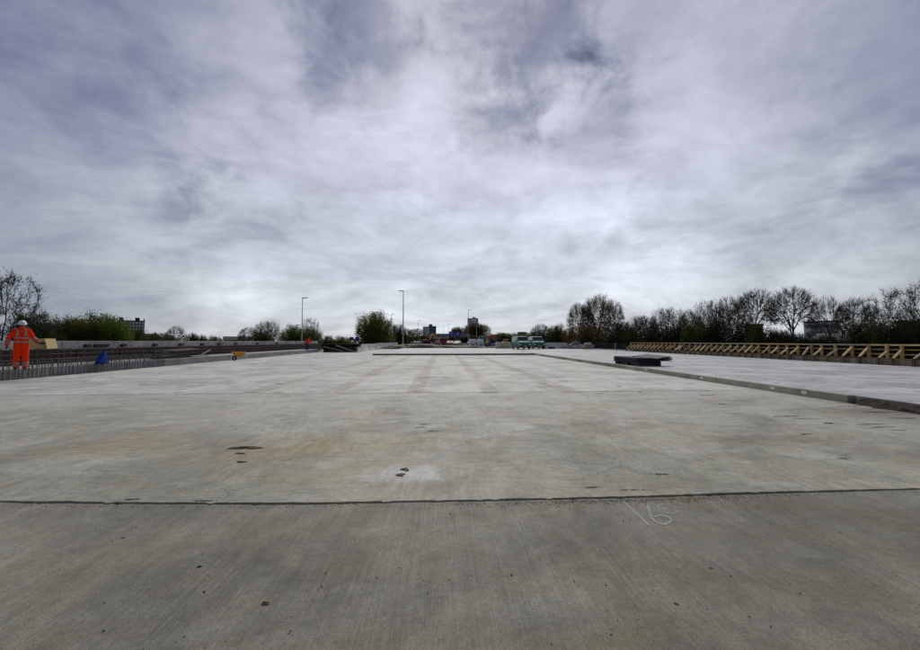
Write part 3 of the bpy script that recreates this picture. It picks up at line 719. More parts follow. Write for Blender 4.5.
def worker(name, label, loc, rz, J, jacket='orange', legs='orange', helmet=True, bands=True, scale=1.0, band_leg=True):
    """J: joints of the pose. front of the figure is -Y"""
    t = thing(name, label, 'person', loc, rz); t.scale = (scale * .86, scale * .92, scale)
    V = {k: Vector(v) for k, v in J.items() if k != 'nod'}
    body = MB()
    up = (V['head'] - V['neck']).normalized()
    hd = V['head']
    tilt = (J.get('nod', 0), 0, 0)
    e = Euler(tilt).to_matrix()
    body.ellipsoid(hd, (.074, .092, .112), rot=tilt); body.ellipsoid(hd + e @ Vector((0, -.035, -.062)), (.054, .055, .055), rot=tilt)
    body.tube([hd + e @ Vector((0, -.085, .02)), hd + e @ Vector((0, -.112, -.022)), hd + e @ Vector((0, -.088, -.03))], [.009, .017, .011], 6)
    body.tube([hd + e @ Vector((-.025, -.086, -.062)), hd + e @ Vector((0, -.094, -.062)), hd + e @ Vector((.025, -.086, -.062))], [.006, .009, .006], 6)
    for s in (-1, 1): body.ellipsoid(hd + e @ Vector((s * .076, .005, -.005)), (.012, .02, .032), 8, 6)
    body.tube([hd + e @ Vector((0, .01, -.06)), V['neck'], V['chest']], [.055, .058, .09], 12)
    body.tube([V['chest'], V['waist'], V['pelvis']], [.13, .125, .135], 12)
    for s, sd in (('L', -1), ('R', 1)):
        body.tube([V['neck'] + (V['shoulder' + s] - V['neck']) * .5, V['shoulder' + s], V['elbow' + s], V['wrist' + s]], [.06, .055, .042, .029], 10)
        hand(body, V['wrist' + s], V['wrist' + s] - V['elbow' + s], sd, 1.0)
        body.tube([V['pelvis'], V['hip' + s], V['knee' + s], V['ankle' + s]], [.11, .085, .058, .042], 10)
    bo = remesh(body.build('body', 'skin', t, smooth=True), 0.0095)
    for s in (-1, 1):
        MB().ellipsoid(hd + e @ Vector((s * .032, -.086, .012)), (.011, .007, .008), 8, 6).build('eye', 'eye', t, smooth=True)
    # jacket with sleeves
    jk = MB()
    ax = (V['chest'] - V['pelvis'])
    rx = math.atan2(-ax.y, ax.z)
    P0, P1, P2, P3 = V['pelvis'], V['waist'], V['chest'], V['neck']
    jk.loft([ell(P0 + Vector((0, 0, -.10)), .215, .165), ell(P0, .215, .165), ell(P1, .205, .155, (rx, 0, 0)), ell((P1 + P2) / 2, .222, .16, (rx, 0, 0)), ell(P2, .225, .155, (rx, 0, 0)), ell(P2 * .45 + P3 * .55, .185, .125, (rx, 0, 0)), ell(P3 + Vector((0, 0, -.015)), .095, .09, (rx, 0, 0)), ell(P3 + up * .06, .08, .085, (rx, 0, 0))])
    for s in 'LR':
        S, E, W = V['shoulder' + s], V['elbow' + s], V['wrist' + s]
        jk.tube([P2 * .5 + P3 * .5, S, S + (E - S) * .5, E, E + (W - E) * .5, W], [.09, .09, .083, .072, .066, .058], 12)
    remesh(jk.build('jacket', jacket, t, smooth=True), 0.018)
    tr = MB()
    tr.tube([V['pelvis'] + Vector((0, 0, .04)), V['pelvis'] + Vector((0, 0, -.08))], [.165, .17], 16)
    for s in 'LR':
        H, K, A = V['hip' + s], V['knee' + s], V['ankle' + s]
        tr.tube([H + Vector((0, 0, .05)), H + (K - H) * .4, K, K + (A - K) * .55, A + Vector((0, 0, .0))], [.12, .115, .098, .09, .088], 14)
    remesh(tr.build('trousers', legs, t, smooth=True), 0.018)
    for s in 'LR':
        A = V['ankle' + s]; b = MB()
        b.tube([A + Vector((0, 0, .06)), A + Vector((0, .0, -.03))], [.055, .055], 12)
        b.ellipsoid(A + Vector((0, -.06, -.045)), (.052, .145, .045)); b.ellipsoid(A + Vector((0, .03, -.05)), (.048, .06, .04))
        remesh(b.build('boot', 'boot', t, smooth=True), 0.013)
    if bands:
        def ring(c, r, axis, h=.05, ry=None):
            axis = Vector(axis).normalized(); q = axis.to_track_quat('Z', 'Y').to_matrix(); n = 20
            m = MB(); rings = []
            for rr, dz in ((1, -h / 2), (1.03, -h / 2), (1.03, h / 2), (1, h / 2)):
                rings.append([Vector(c) + q @ Vector((r * rr * math.cos(2 * PI * k / n), (ry or r) * rr * math.sin(2 * PI * k / n), dz)) for k in range(n)])
            m.loft(rings, cap=False).build('reflective_band', 'reflect', t, smooth=True)
        def tring(z, a, b):
            m = MB(); cc = P0 * (1 - z) + P2 * z
            m.loft([ell(cc + Vector((0, 0, -.025)), a, b, (rx, 0, 0), 24), ell(cc + Vector((0, 0, .025)), a, b, (rx, 0, 0), 24)], cap=False).build('reflective_band', 'reflect', t, smooth=True)
        tring(.22, .222, .171); tring(.62, .233, .171)
        for sx in (-.115, .115):
            pts = [Vector((sx, -.163, 0)) + P1 * .35 + P2 * .65 - Vector((0, 0, 0)), Vector((sx, -.150, 0)) + P2, Vector((sx * .95, -.10, .03)) + P2 * .45 + P3 * .55]
            MB().add([p_ + Vector((o_, -.014, 0)) for p_ in pts for o_ in (-.024, .024)], [(0, 1, 3, 2), (2, 3, 5, 4)]).build('brace_stripe', 'reflect', t)
        MB().add([P0 + Vector((-.006, -.178, -.08)), P0 + Vector((.006, -.178, -.08)), P2 + Vector((.006, -.168, .02)), P2 + Vector((-.006, -.168, .02))], [(0, 1, 2, 3)]).build('zip', 'tool_dark', t)
        for s in 'LR':
            E, W = V['elbow' + s], V['wrist' + s]; S = V['shoulder' + s]
            ring(E + (W - E) * .35, .081, W - E); ring(E + (W - E) * .7, .074, W - E)
            if band_leg:
                K, A = V['knee' + s], V['ankle' + s]
                ring(A + (K - A) * .22, .096, K - A, .045); ring(A + (K - A) * .42, .098, K - A, .045)
    if helmet:
        hm = MB(); rings = []
        for j in range(9):
            th = j / 8 * PI / 2; rings.append([hd + e @ (Vector((0, .005, .042)) + Vector((.118 * math.cos(th) * math.cos(2 * PI * k / 24), .142 * math.cos(th) * math.sin(2 * PI * k / 24), .118 * math.sin(th)))) for k in range(24)])
        brim = []
        for a_, z_ in ((.124, .036), (.135, .034), (.135, .042)):
            brim.append([hd + e @ Vector((a_ * math.cos(2 * PI * k / 24), (a_ + .022) * math.sin(2 * PI * k / 24) - (.05 if math.sin(2 * PI * k / 24) < -.3 else 0), z_)) for k in range(24)])
        hm.loft(brim + rings)
        h_ = hm.build('helmet', 'helmet_white', t, smooth=True)
        MB().tube([hd + e @ Vector((0, -.125, .09)), hd + e @ Vector((0, -.07, .150)), hd + e @ Vector((0, 0, .166)), hd + e @ Vector((0, .07, .150))], .010, 6).build('ridge', 'helmet_white', h_, smooth=True)
    return t
STAND = dict(pelvis=(0, 0, .93), waist=(0, -.01, 1.08), chest=(0, -.02, 1.31), neck=(0, -.03, 1.51), head=(0, -.065, 1.635), nod=R(13),
             shoulderL=(-.185, -.02, 1.41), elbowL=(-.36, .01, 1.14), wristL=(-.38, -.06, .89),
             shoulderR=(.185, -.02, 1.41), elbowR=(.32, .0, 1.14), wristR=(.43, -.17, 1.03),
             hipL=(-.10, 0, .90), kneeL=(-.115, -.02, .49), ankleL=(-.125, .02, .09), hipR=(.10, 0, .90), kneeR=(.125, -.03, .49), ankleR=(.135, .0, .09))
wp = at(20.5, 367, 13.2)
WX, WY = -15.55 - 1.05, 13.75
w1 = worker('person', 'worker in orange suit and white helmet standing on the left ledge', (wp.x - 0.62, 13.75, 0.405), R(8), STAND)
w1.rotation_euler.z = R(46)      # turned towards the camera
# the tool in the right-hand hand
tm = MB(); tm.box((0, 0, 0), (.16, .07, .09)).tube([(0.0, 0, .02), (.24, -.02, .03)], .014, 8)
hw = Matrix.Translation(w1.location) @ Euler((0, 0, w1.rotation_euler.z)).to_matrix().to_4x4() @ Vector((.50, -.24, .96))
tl = tm.build('hand_tool', 'tool_dark', None, tuple(hw), bevel=.01); tl.rotation_euler = (0, 0, R(-20)); tag(tl, 'dark hand tool held by the worker in orange', 'tool')
CROUCH = dict(pelvis=(0, .16, .50), waist=(0, .06, .64), chest=(0, -.10, .82), neck=(0, -.20, .98), head=(0, -.29, 1.09), nod=R(35),
              shoulderL=(-.19, -.14, .92), elbowL=(-.27, -.30, .68), wristL=(-.18, -.46, .50), shoulderR=(.19, -.14, .92), elbowR=(.27, -.30, .68), wristR=(.18, -.48, .50),
              hipL=(-.10, .16, .48), kneeL=(-.17, -.22, .50), ankleL=(-.15, .02, .09), hipR=(.10, .16, .48), kneeR=(.17, -.2, .46), ankleR=(.15, .06, .09))
p = at(307, 350, 16.9 * 357.8 / (443 - 307))
worker('person', 'worker in orange jacket and dark blue trousers crouching by the far left ledge', (p.x, p.y, 0.41), R(75), CROUCH, 'orange', 'jeans', helmet=False, bands=True, scale=1.3, band_leg=False)

# ------------------------------------------------------------------ equipment at the far end of the left side
p = at(338, 350, 46)
rk = thing('formwork_stack', 'low dark stack of steel formwork at the far end of the left ledge', 'stack', (p.x, 47.5, 0.012), R(4))
for k, (x0, x1, z0, z1) in enumerate(((-2.4, 2.3, .80, .93), (-2.2, 2.4, .94, 1.07), (-1.4, 2.2, .64, .78))):
    MB().box2((x0, -1.2, z0), (x1, 1.2, z1)).build('panel', 'net_black', rk, bevel=.01)
for x in (-1.9, -.3, 1.6):
    MB().box2((x - .12, -1.0, 0), (x + .12, 1.0, .635)).build('support_leg', 'form_dark', rk)
MB().bar((-1.9, -1.3, .75), (.6, -1.5, .12), .14, .1).build('brace', 'wood_grey', rk)
MB().bar((-.4, -1.4, .9), (2.0, -1.6, .08), .12, .1).build('brace', 'wood_grey', rk)
MB().box2((-1.75, -.6, 0.0), (1.95, .9, .5)).build('crate', 'wood_brown', rk)
MB().box2((-1.2, -1.9, 0.0), (1.9, -1.55, .1)).build('timber', 'wood_brown', rk)
# small traffic signs
def small_sign(x, ytop, Y, w, h, mat, label, zb=0.11, shape='rect'):
    p = at(x, ytop, Y)
    t = thing('traffic_sign', label, 'sign', (p.x, Y, zb))
    MB().tube([(0, 0, 0), (0, 0, p.z - zb)], .035, 8).build('post', 'metal_grey', t)
    MB().box((0, -.06, p.z - zb - h / 2), (w, .03, h)).build('panel', mat, t, bevel=.005)
    return t
s1 = small_sign(357.5, 336.6, 70, .75, .85, 'sign_blue', 'small blue traffic sign left of the round green tree')
MB().box((0, -.085, 1.05), (.5, .02, .55)).build('lower_panel', 'sign_white', s1)
s1 = small_sign(351.5, 337.0, 70, .8, .7, 'glass_far', 'small grey sign seen from behind next to the blue one')
s1 = small_sign(354.5, 338.5, 69, .35, .8, 'red_paint', 'narrow red board between the small grey and blue signs')

# ------------------------------------------------------------------ concrete barriers (left far, right far)
def barrier_mesh(L, h):
    m = MB(); prof_ = [(-.3, 0), (.3, 0), (.3, .08), (.14, .35), (.09, h), (-.09, h), (-.14, .35), (-.3, .08)]
    m.loft([[Vector((x, y, z)) for x, z in prof_] for y in (.03, L - .03)]); return m.mesh('concrete_barrier', 'barrier_concrete')
bm3 = barrier_mesh(3.0, .98)
a, b = Vector((-11.6, 47.5, .012)), Vector((-11.3, 92, .10)); n_ = int((b - a).length / 3)
for i in range(n_):
    q = a + (b - a).normalized() * 3 * i
    q.z = .02 if q.y < 62 else .10
    tag(link('concrete_barrier', bm3, None, q, (0, 0, math.atan2(b.y - a.y, b.x - a.x) - PI / 2)), ORD[i] + ' pale concrete barrier from the dark formwork stack towards the road', 'barrier', 'barriers left of the road')
bm2 = barrier_mesh(1.25, 1.0)
for i, x in enumerate((542, 548.5, 555, 561.5)):
    q = gp(x, 350.2, .12); Y = 58.5
    q = at(x, 350, Y)
    tag(link('concrete_barrier', bm2, None, (q.x, Y + .25 * i, RZ), (0, 0, -R(84))), ORD[i] + ' pale concrete barrier right of the vans', 'barrier', 'barriers right of the vans')
# dark box in front of them
p = at(551.5, 350, 57.2); tag(MB().box((0, 0, .19), (1.0, .5, .38)).build('storage_box', 'tool_dark', None, (p.x, 57.2, RZ), bevel=.03), 'low black box in front of the right barriers', 'box')

# ------------------------------------------------------------------ mounds
def mound(x, yb, Y, w, h, dpt, mat, label, seed, cat='mound', z=.1):
    p = at(x, yb, Y)
    tag(lump('earth_mound', mat, (p.x, Y, z), (w, dpt, h), seed, nu=26, nv=8, rough=.16), label, cat)
mound(395, 350, 68, 3.0, .55, 2.5, 'rubble', 'brown rubble mound at the left end of the earth strip', 4)
mound(418, 350, 72, 5.0, .75, 2.5, 'rubble', 'wide low mound of pale earth under the tall lamp post', 5)
mound(452, 350, 72, 7.0, .45, 2.0, 'rubble', 'long flat ridge of earth in front of the parked cars', 6)
mound(497, 350, 70, 4.0, .30, 2.0, 'rubble', 'flat heap of brown earth left of the vans', 7)
mound(573, 351, 59.5, 3.4, .45, 1.0, 'rubble', 'heap of brown earth right of the right barriers', 8, z=RZ)

# ------------------------------------------------------------------ grey tarpaulin heap, concrete blocks, black netting on the right
p = at(580, 350, 57)
crumple('tarpaulin', 'tarp_grey', (p.x, 57.4, RZ), (1.75, 1.0, 1.32), 9, 'grey tarpaulin draped over a heap beyond the raised deck', 'tarpaulin')
tk = at(593, 350, 55); bs = thing('block_stack', 'heap of pale concrete blocks right of the grey tarpaulin', 'blocks', (tk.x, 55.2, RZ))
r3 = random.Random(4)
for k, (x, z, w) in enumerate(((-1.0, 0, .8), (-.1, 0, .85), (.8, 0, .8), (-.85, .34, .9), (.1, .34, .85), (-.75, .68, .9), (1.45, 0, .4))):
    MB().box((x, r3.uniform(-.1, .1), z + .165), (w, .7, .32), (0, R(r3.uniform(-2, 5)) if z else 0, R(r3.uniform(-8, 8)))).build('block', 'barrier_concrete' if k % 3 else 'facade_tan', bs, bevel=.02)
nt = thing('netting_fence', 'low black netting screen beyond the end of the timber rail', 'netting', (23.6, 44.9, RZ))
for k in range(7):
    y0 = k * 2.0
    m = MB(); r = random.Random(k); rings = []
    for j in range(7):
        yy_ = y0 + 2.0 * j / 6
        rings.append([Vector((.05 * math.sin(3 * j + k) + r.uniform(-.03, .03) + (.05 if q in (2, 3) else -.02) * (1 if q < 2 else 1), yy_, z)) for q, z in enumerate((0.12, .98 + r.uniform(-.05, .05)))] + [Vector((.06 + .05 * math.sin(3 * j + k), yy_, .97)), Vector((.06, yy_, .12))])
    m.loft(rings).build('net_panel', 'net_black', nt)
    MB().tube([(.02, y0, 0), (.02, y0, 1.05)], .03, 6).build('post', 'form_dark', nt)
MB().box2((-.25, 0, 0), (.3, 14.0, .115)).build('base_strip', 'barrier_concrete', nt)
MB().bar((-.7, 1.9, .02), (.0, 3.1, 1.0), .05, .05).build('prop', 'wood_grey', nt)

# ------------------------------------------------------------------ timber formwork rail on the right
FX = 23.3
fr = thing('formwork_rail', 'long pale timber formwork rail with slanted braces on the right edge', 'formwork', (FX, 0, RZ))
pf = MB().box((0, 0, .20), (.09, .12, .40)).mesh('short_post', 'wood_brown')
pr_ = MB().box((0, 0, .525), (.09, .12, 1.05)).mesh('tall_post', 'wood_mid')
pb = MB().bar((0, 0, .37), (.56, 0, .84), .075, .095, (0, 1, 0)).mesh('brace', 'wood_pale')
y = 11.0; k = 0; posts = []
while y < 44.6:
    jit = rng.uniform(-.06, .06)
    link('short_post', pf, fr, (0, y + jit, 0.003), (0, 0, rng.uniform(-.06, .06)))
    link('tall_post', pr_, fr, (.60, y + jit, 0), (0, rng.uniform(-.02, .02), rng.uniform(-.06, .06)))
    o = link('brace', pb, fr, (0.02, y + jit - .01, rng.uniform(-.05, .03)), (rng.uniform(-.06, .06), rng.uniform(-.06, .06), rng.uniform(-.2, .2)))
    if rng.random() < .25: o.material_slots[0].link = 'OBJECT'; o.material_slots[0].material = M['wood_mid' if rng.random() < .6 else 'wood_grey']
    if 35.0 < y < 35.7:
        o.material_slots[0].link = 'OBJECT'; o.material_slots[0].material = M['white_paint']; o['label'] = 'brace painted white'
    posts.append(y); y += 0.735 * (1 + rng.uniform(-.16, .16)); k += 1
y = 10.6
while y < 44.8:
    L = min(4.0 + rng.uniform(-.8, .6), 44.9 - y)
    for x_, z_, w_, h_, mt in ((.655, 1.06, .05, .085, ('wood_grey', 'wood_pale')), (.70, .80, .04, .07, ('wood_mid', 'wood_grey')), (.70, .56, .04, .07, ('wood_mid', 'wood_brown')), (.06, .33, .035, .09, ('wood_brown', 'wood_brown'))):
        MB().box((0, 0, 0), (w_, L - .02, h_)).build('rail', mt[rng.random() < .45], fr, (x_ + rng.uniform(-.008, .008), y + L / 2, z_ + rng.uniform(-.012, .012)))
    y += L
mm = MB().box2((.16, 0, .0), (.19, 2.98, .30)).mesh('edge_board', 'kerb_concrete')
y = 10.6
while y < 43:
    link('edge_board', mm, fr, (0, y, 0.002)); y += 3.0
wm = MB()
for q in range(12): wm.tube([(.12, q * .245 + .02, .0), (.12, q * .245 + .02, .29)], .011, 4)
for z in (.07, .17, .27): wm.tube([(.13, 0, z), (.13, 2.94, z)], .010, 4)
wmm = wm.mesh('wire_mesh', 'rebar')
y = 10.6
while y < 43:
    link('wire_mesh', wmm, fr, (0, y, .003)); y += 3.0
tag(MB().box2((FX + .95, 10, .17), (DX1 - .01, 64, .30)).build('edge_beam', 'form_dark'), 'dark bridge edge beam behind the timber rail', 'beam')

# ------------------------------------------------------------------ dark panel bundle on the right
bd = thing('panel_bundle', 'bundle of dark grey formwork panels on short legs by the right kerb', 'bundle', (9.72, 17.55, RZ), R(0)); bd.scale = (1, 1, .9)
for yv in (.10, 2.25):
    for xv in (.12, 1.12):
        MB().box((xv, yv, .08), (.16, .30, .16)).build('leg', 'rubber_dark', bd, bevel=.008)
    MB().box((.62, yv, .075), (.8, .14, .12)).build('cross_beam', 'rubber_dark', bd)
MB().box((.62, 1.18, .08), (1.16, .24, .155)).build('leg', 'rubber_dark', bd)
MB().box2((.16, .28, .03), (1.08, 2.1, .158)).build('underside_shade', 'rubber_dark', bd)  # black block added as the shade under the panels
for q in range(3): MB().box2((.02 * (q % 2), .03 * q, .162 + .08 * q), (1.25 - .02 * q, 2.5 - .04 * (q % 2), .238 + .08 * q)).build('panel', 'panel_grey', bd, bevel=.008)
MB().box2((.03, .05, .403), (1.20, 2.48, .47)).build('panel', 'panel_top', bd, bevel=.01)
MB().box((1.15, .7, .50), (1.0, 1.5, .07), (R(3), R(-6), R(16))).build('panel', 'rubber_dark', bd, bevel=.008)
MB().box((1.42, .75, .42), (.55, 1.55, .08), (R(2), R(-4), R(14))).build('panel', 'rubber_dark', bd, bevel=.008)
MB().box((1.40, .72, .335), (.6, 1.5, .05), (R(2), 0, R(12))).build('panel', 'rubber_dark', bd, bevel=.008)

# ------------------------------------------------------------------ vehicles
def wheel(parent, loc, r=.33, w=.22):
    wh = link('wheel', None, parent, loc)
    ring = lambda rr, x: [Vector((x, rr * math.cos(2 * PI * k / 22), rr * math.sin(2 * PI * k / 22))) for k in range(22)]
    MB().loft([ring(r * .68, -w / 2), ring(r * .93, -w / 2), ring(r, -w / 2 + .04), ring(r, w / 2 - .04), ring(r * .93, w / 2), ring(r * .68, w / 2)]).build('tyre', 'tyre', wh, smooth=False)
    MB().loft([ring(r * .66, -w / 2 + .02), ring(r * .66, w / 2 - .02)]).build('rim', 'metal_grey', wh)
def vehicle(name, label, cat, loc, rz, secs, paint, winf, sidew, W, wheels, r=.33, plate=True, group=None, roof=None):
    """secs: (y, z_bottom, z_belt, z_top, top half width factor) from front (-y) to rear"""
    t = thing(name, label, cat, loc, rz, group)
    rings = []
    for y, zb, zl, zt, tf in secs:
        h = W / 2; rings.append([Vector((-h * .94, y, zb)), Vector((h * .94, y, zb)), Vector((h, y, zb + .12)), Vector((h, y, zl)), Vector((h * tf, y, zt - .06)), Vector((h * tf * .88, y, zt)), Vector((-h * tf * .88, y, zt)), Vector((-h * tf, y, zt - .06)), Vector((-h, y, zl)), Vector((-h, y, zb + .12))])
    MB().loft(rings).build('body', paint, t, bevel=.03)
    (y0, z0, w0), (y1, z1, w1) = winf
    n_ = Vector((0, -(z1 - z0), -(y0 - y1))).normalized() * .012
    if n_.y > 0: n_ = -n_
    MB().add([Vector((-w0, y0, z0)) + n_, Vector((w0, y0, z0)) + n_, Vector((w1, y1, z1)) + n_, Vector((-w1, y1, z1)) + n_, Vector((-w0, y0, z0)) - n_, Vector((w0, y0, z0)) - n_, Vector((w1, y1, z1)) - n_, Vector((-w1, y1, z1)) - n_], [(0, 1, 2, 3), (7, 6, 5, 4), (0, 4, 5, 1), (1, 5, 6, 2), (2, 6, 7, 3), (3, 7, 4, 0)]).build('windscreen', 'glass_dark', t)
    for s in (-1, 1):
        for (ya, yb, yc, yd, za, zb2) in sidew:
            h = W / 2; tf = secs[len(secs) // 2][4]; zt = secs[len(secs) // 2][3]; zl = secs[len(secs) // 2][2]
            hx = lambda z: h * (1 + (tf - 1) * max(0, (z - zl) / (zt - .06 - zl))) + .008
            MB().add([(s * hx(za), ya, za), (s * hx(za), yb, za), (s * hx(zb2), yc, zb2), (s * hx(zb2), yd, zb2)] + [(s * (hx(za) - .02), ya, za), (s * (hx(za) - .02), yb, za), (s * (hx(zb2) - .02), yc, zb2), (s * (hx(zb2) - .02), yd, zb2)],
                     [(0, 1, 2, 3), (7, 6, 5, 4), (0, 4, 5, 1), (1, 5, 6, 2), (2, 6, 7, 3), (3, 7, 4, 0)]).build('side_window', 'glass_dark', t)
        yf = secs[0][0]
        MB().box((s * W * .39, yf - .01, secs[0][2] - .10), (W * .16, .06, .16)).build('headlight', 'lamp_glass', t, bevel=.02)
        MB().box((s * (W / 2 + .11), winf[0][0] + .25, winf[0][1] + .08), (.18, .09, .22)).build('mirror', 'tool_dark', t, bevel=.02)
        for y in wheels: wheel(t, (s * (W / 2 - .11), y, r), r)
    MB().box((0, secs[0][0] - .02, secs[0][1] + .13), (W * .97, .12, .26)).build('bumper', 'tool_dark', t, bevel=.03)
    MB().box((0, secs[0][0] - .015, secs[0][2] - .14), (W * .5, .05, .14)).build('grille', 'tool_dark', t)
    if plate: MB().box((0, secs[0][0] - .09, secs[0][1] + .2), (.5, .02, .12)).build('licence_plate', 'plate_yellow', t)
    if roof: MB().box2((-W * .38, secs[3][0] + .25, secs[3][3] + .001), (W * .38, secs[-1][0] - .3, secs[3][3] + .03)).build('roof', roof, t, bevel=.01)  # pale panel paints in the sky reflected by the roof
    return t
vsec = [(-2.45, .30, .82, .98, .93), (-2.30, .28, .92, 1.12, .93), (-1.62, .26, 1.05, 1.24, .92), (-.85, .26, 1.15, 1.96, .84), (-.2, .26, 1.15, 2.02, .85), (1.5, .26, 1.15, 2.02, .85), (2.4, .28, 1.12, 1.98, .85), (2.46, .32, 1.1, 1.85, .84)]
vw = ((-1.58, 1.25, .80), (-.93, 1.90, .68))
sw_ = [(-1.15, -.2, -.2, -.75, 1.2, 1.78)]
vp = at(523.0, 350, 55.5)
vehicle('parked_van', 'teal van with sky reflection painted pale on its roof, the nearer and left of two', 'van', (vp.x - .3, 55.6, RZ), R(2), vsec, 'van_teal', vw, sw_, 1.92, (-1.55, 1.45), roof='white_paint', group='vans parked at the far end of the deck')
vp = at(538.0, 350, 58)
vehicle('parked_van', 'teal van with sky reflection painted pale on its roof, right behind the nearer one', 'van', (vp.x - .1, 58.8, RZ), R(-2), vsec, 'van_teal', vw, sw_, 1.92, (-1.55, 1.45), roof='white_paint', group='vans parked at the far end of the deck')
csec = [(-2.1, .24, .62, .70, .95), (-1.95, .22, .70, .82, .95), (-.95, .2, .82, .95, .93), (-.25, .2, .90, 1.40, .78), (.9, .2, .90, 1.44, .78), (1.7, .2, .9, 1.12, .85), (2.05, .24, .85, .95, .9)]
cw = ((-.92, .96, .74), (-.32, 1.36, .58)); csw = [(-.6, 1.3, 1.0, -.2, .94, 1.32)]
def car(x, Y, rz, paint, label):
    p = at(x, 345, Y)
    vehicle('parked_car', label, 'car', (p.x, Y, .113 if abs(p.x) < 9 else .1), rz, csec, paint, cw, csw, 1.8, (-1.3, 1.3), .31, group='cars parked beyond the earth ridge')
car(447.3, 112, R(10), 'car_dark', 'dark car just right of the red truck')
car(451.5, 124, R(20), 'red_paint', 'red car behind the dark car')
car(457.5, 106, R(-15), 'car_silver', 'silver car under the blue motorway signs')
car(418.5, 140, R(-20), 'car_dark', 'black car far left of the orange digger')
car(413.5, 150, R(-10), 'car_silver', 'grey car near the tall lamp post')
# red truck
def truck(loc, rz, paint, label, box):
    t = thing('truck', label, 'truck', loc, rz)
    MB().box2((-1.1, -2.6, .45), (1.1, -1.0, 2.3)).build('cab', paint, t, bevel=.08)
    MB().box2((-.95, -2.63, 1.35), (.95, -2.58, 2.1)).build('windscreen', 'glass_dark', t)
    MB().box2((-1.0, -.96, .5), (1.0, 3.2, .75)).build('chassis', 'tool_dark', t)
    MB().box2((-1.12, -.9, .76), (1.12, 3.25, 1.55)).build('load_bed', box, t, bevel=.03)
    for s in (-1, 1):
        MB().box2((s * .8 - .15, -2.66, .6), (s * .8 + .15, -2.6, .8)).build('headlight', 'lamp_glass', t)
        for y in (-1.8, 1.6, 2.5): wheel(t, (s * .95, y, .45), .45, .28)
    return t
p = at(441.3, 346, 108); truck((p.x, 108, .113), R(14), 'red_paint', 'small red truck beyond the earth ridge, left of the cars', 'red_paint')
p = at(436.6, 345, 122); truck((p.x, 122, .113), R(-6), 'car_blue', 'dark blue truck behind the red truck', 'white_paint')

def digger(loc, rz, paint, label, scale, boom):
    t = thing('excavator', label, 'excavator', loc, rz); t.scale = (scale,) * 3
    for s in (-1, 1):
        pts = [(-1.6, .0), (1.6, .0), (1.9, .35), (1.6, .75), (-1.6, .75), (-1.9, .35)]
        m = MB(); m.loft([[Vector((y, x, z)) for y, z in pts] for x in (s * 1.1 - .25, s * 1.1 + .25)]); m.build('track', 'tyre', t, bevel=.06)
    MB().box2((-.9, -.85, .5), (.9, .85, .95)).build('undercarriage', 'tool_dark', t)
    MB().box2((-1.9, -1.2, .96), (1.1, 1.2, 1.75)).build('house', 'tool_dark', t, bevel=.08)
    MB().box2((-1.8, -1.1, 1.752), (-.6, 1.1, 2.2)).build('engine_cover', paint, t, bevel=.08)
    c = MB().box2((-.1, .25, 1.752), (1.3, 1.2, 2.9)).build('cab', 'glass_dark', t, bevel=.08)
    MB().box2((-.15, .22, 2.902), (1.32, 1.22, 2.97)).build('roof', paint, c)
    b = boom
    def arm(pts, ws, name, mat):
        m = MB(); rings = []
        for (x, z), w in zip(pts, ws):
            i = pts.index((x, z)); q0 = pts[max(i - 1, 0)]; q1 = pts[min(i + 1, len(pts) - 1)]
            tx, tz = q1[0] - q0[0], q1[1] - q0[1]; l = math.hypot(tx, tz); nx, nz = -tz / l * w, tx / l * w
            rings.append([Vector((x - nx, -.45, z - nz)), Vector((x - nx, -.05, z - nz)), Vector((x + nx, -.05, z + nz)), Vector((x + nx, -.45, z + nz))])
        m.loft(rings).build(name, mat, t, bevel=.02)
    arm(b[0], (.22, .32, .30, .2), 'boom', paint); arm(b[1], (.26, .24, .16), 'stick', paint)
    ex, ez = b[1][-1]
    m = MB(); pr = [(ex + .1, ez + .1), (ex + .25, ez - .6), (ex - .25, ez - 1.0), (ex - .75, ez - .7), (ex - .3, ez - .1)]
    m.loft([[Vector((x, y, z)) for x, z in pr] for y in (-.8, .3)]).build('bucket', 'tool_dark', t)
    MB().tube([(b[0][0][0] + .1, -.25, b[0][0][1] - .4), (b[0][2][0], -.25, b[0][2][1] - .35)], .08, 8).build('cylinder', 'metal_grey', t)
    return t
p = at(498.5, 349, 74); digger((p.x + .6, 74, .10), R(175), 'digger_red', 'crawler excavator with a bent red arm left of the vans', .78, ([(1.0, 1.5), (-.6 + 1.6, 2.6), (2.2, 3.3), (3.0, 2.2)][:0] or [(.9, 1.4), (1.5, 2.7), (2.6, 3.15), (3.6, 2.7)], [(3.5, 2.95), (3.7, 2.0), (3.4, 1.3)]))
bx_ = at(427, 344, 125); digger((bx_.x, 125, .113), R(40), 'digger_orange', 'orange digger with raised arm far off below the teal building', .85, ([(.9, 1.4), (1.2, 2.7), (2.2, 4.0), (3.4, 4.4)], [(3.2, 4.6), (4.4, 3.4), (4.8, 2.2)]))
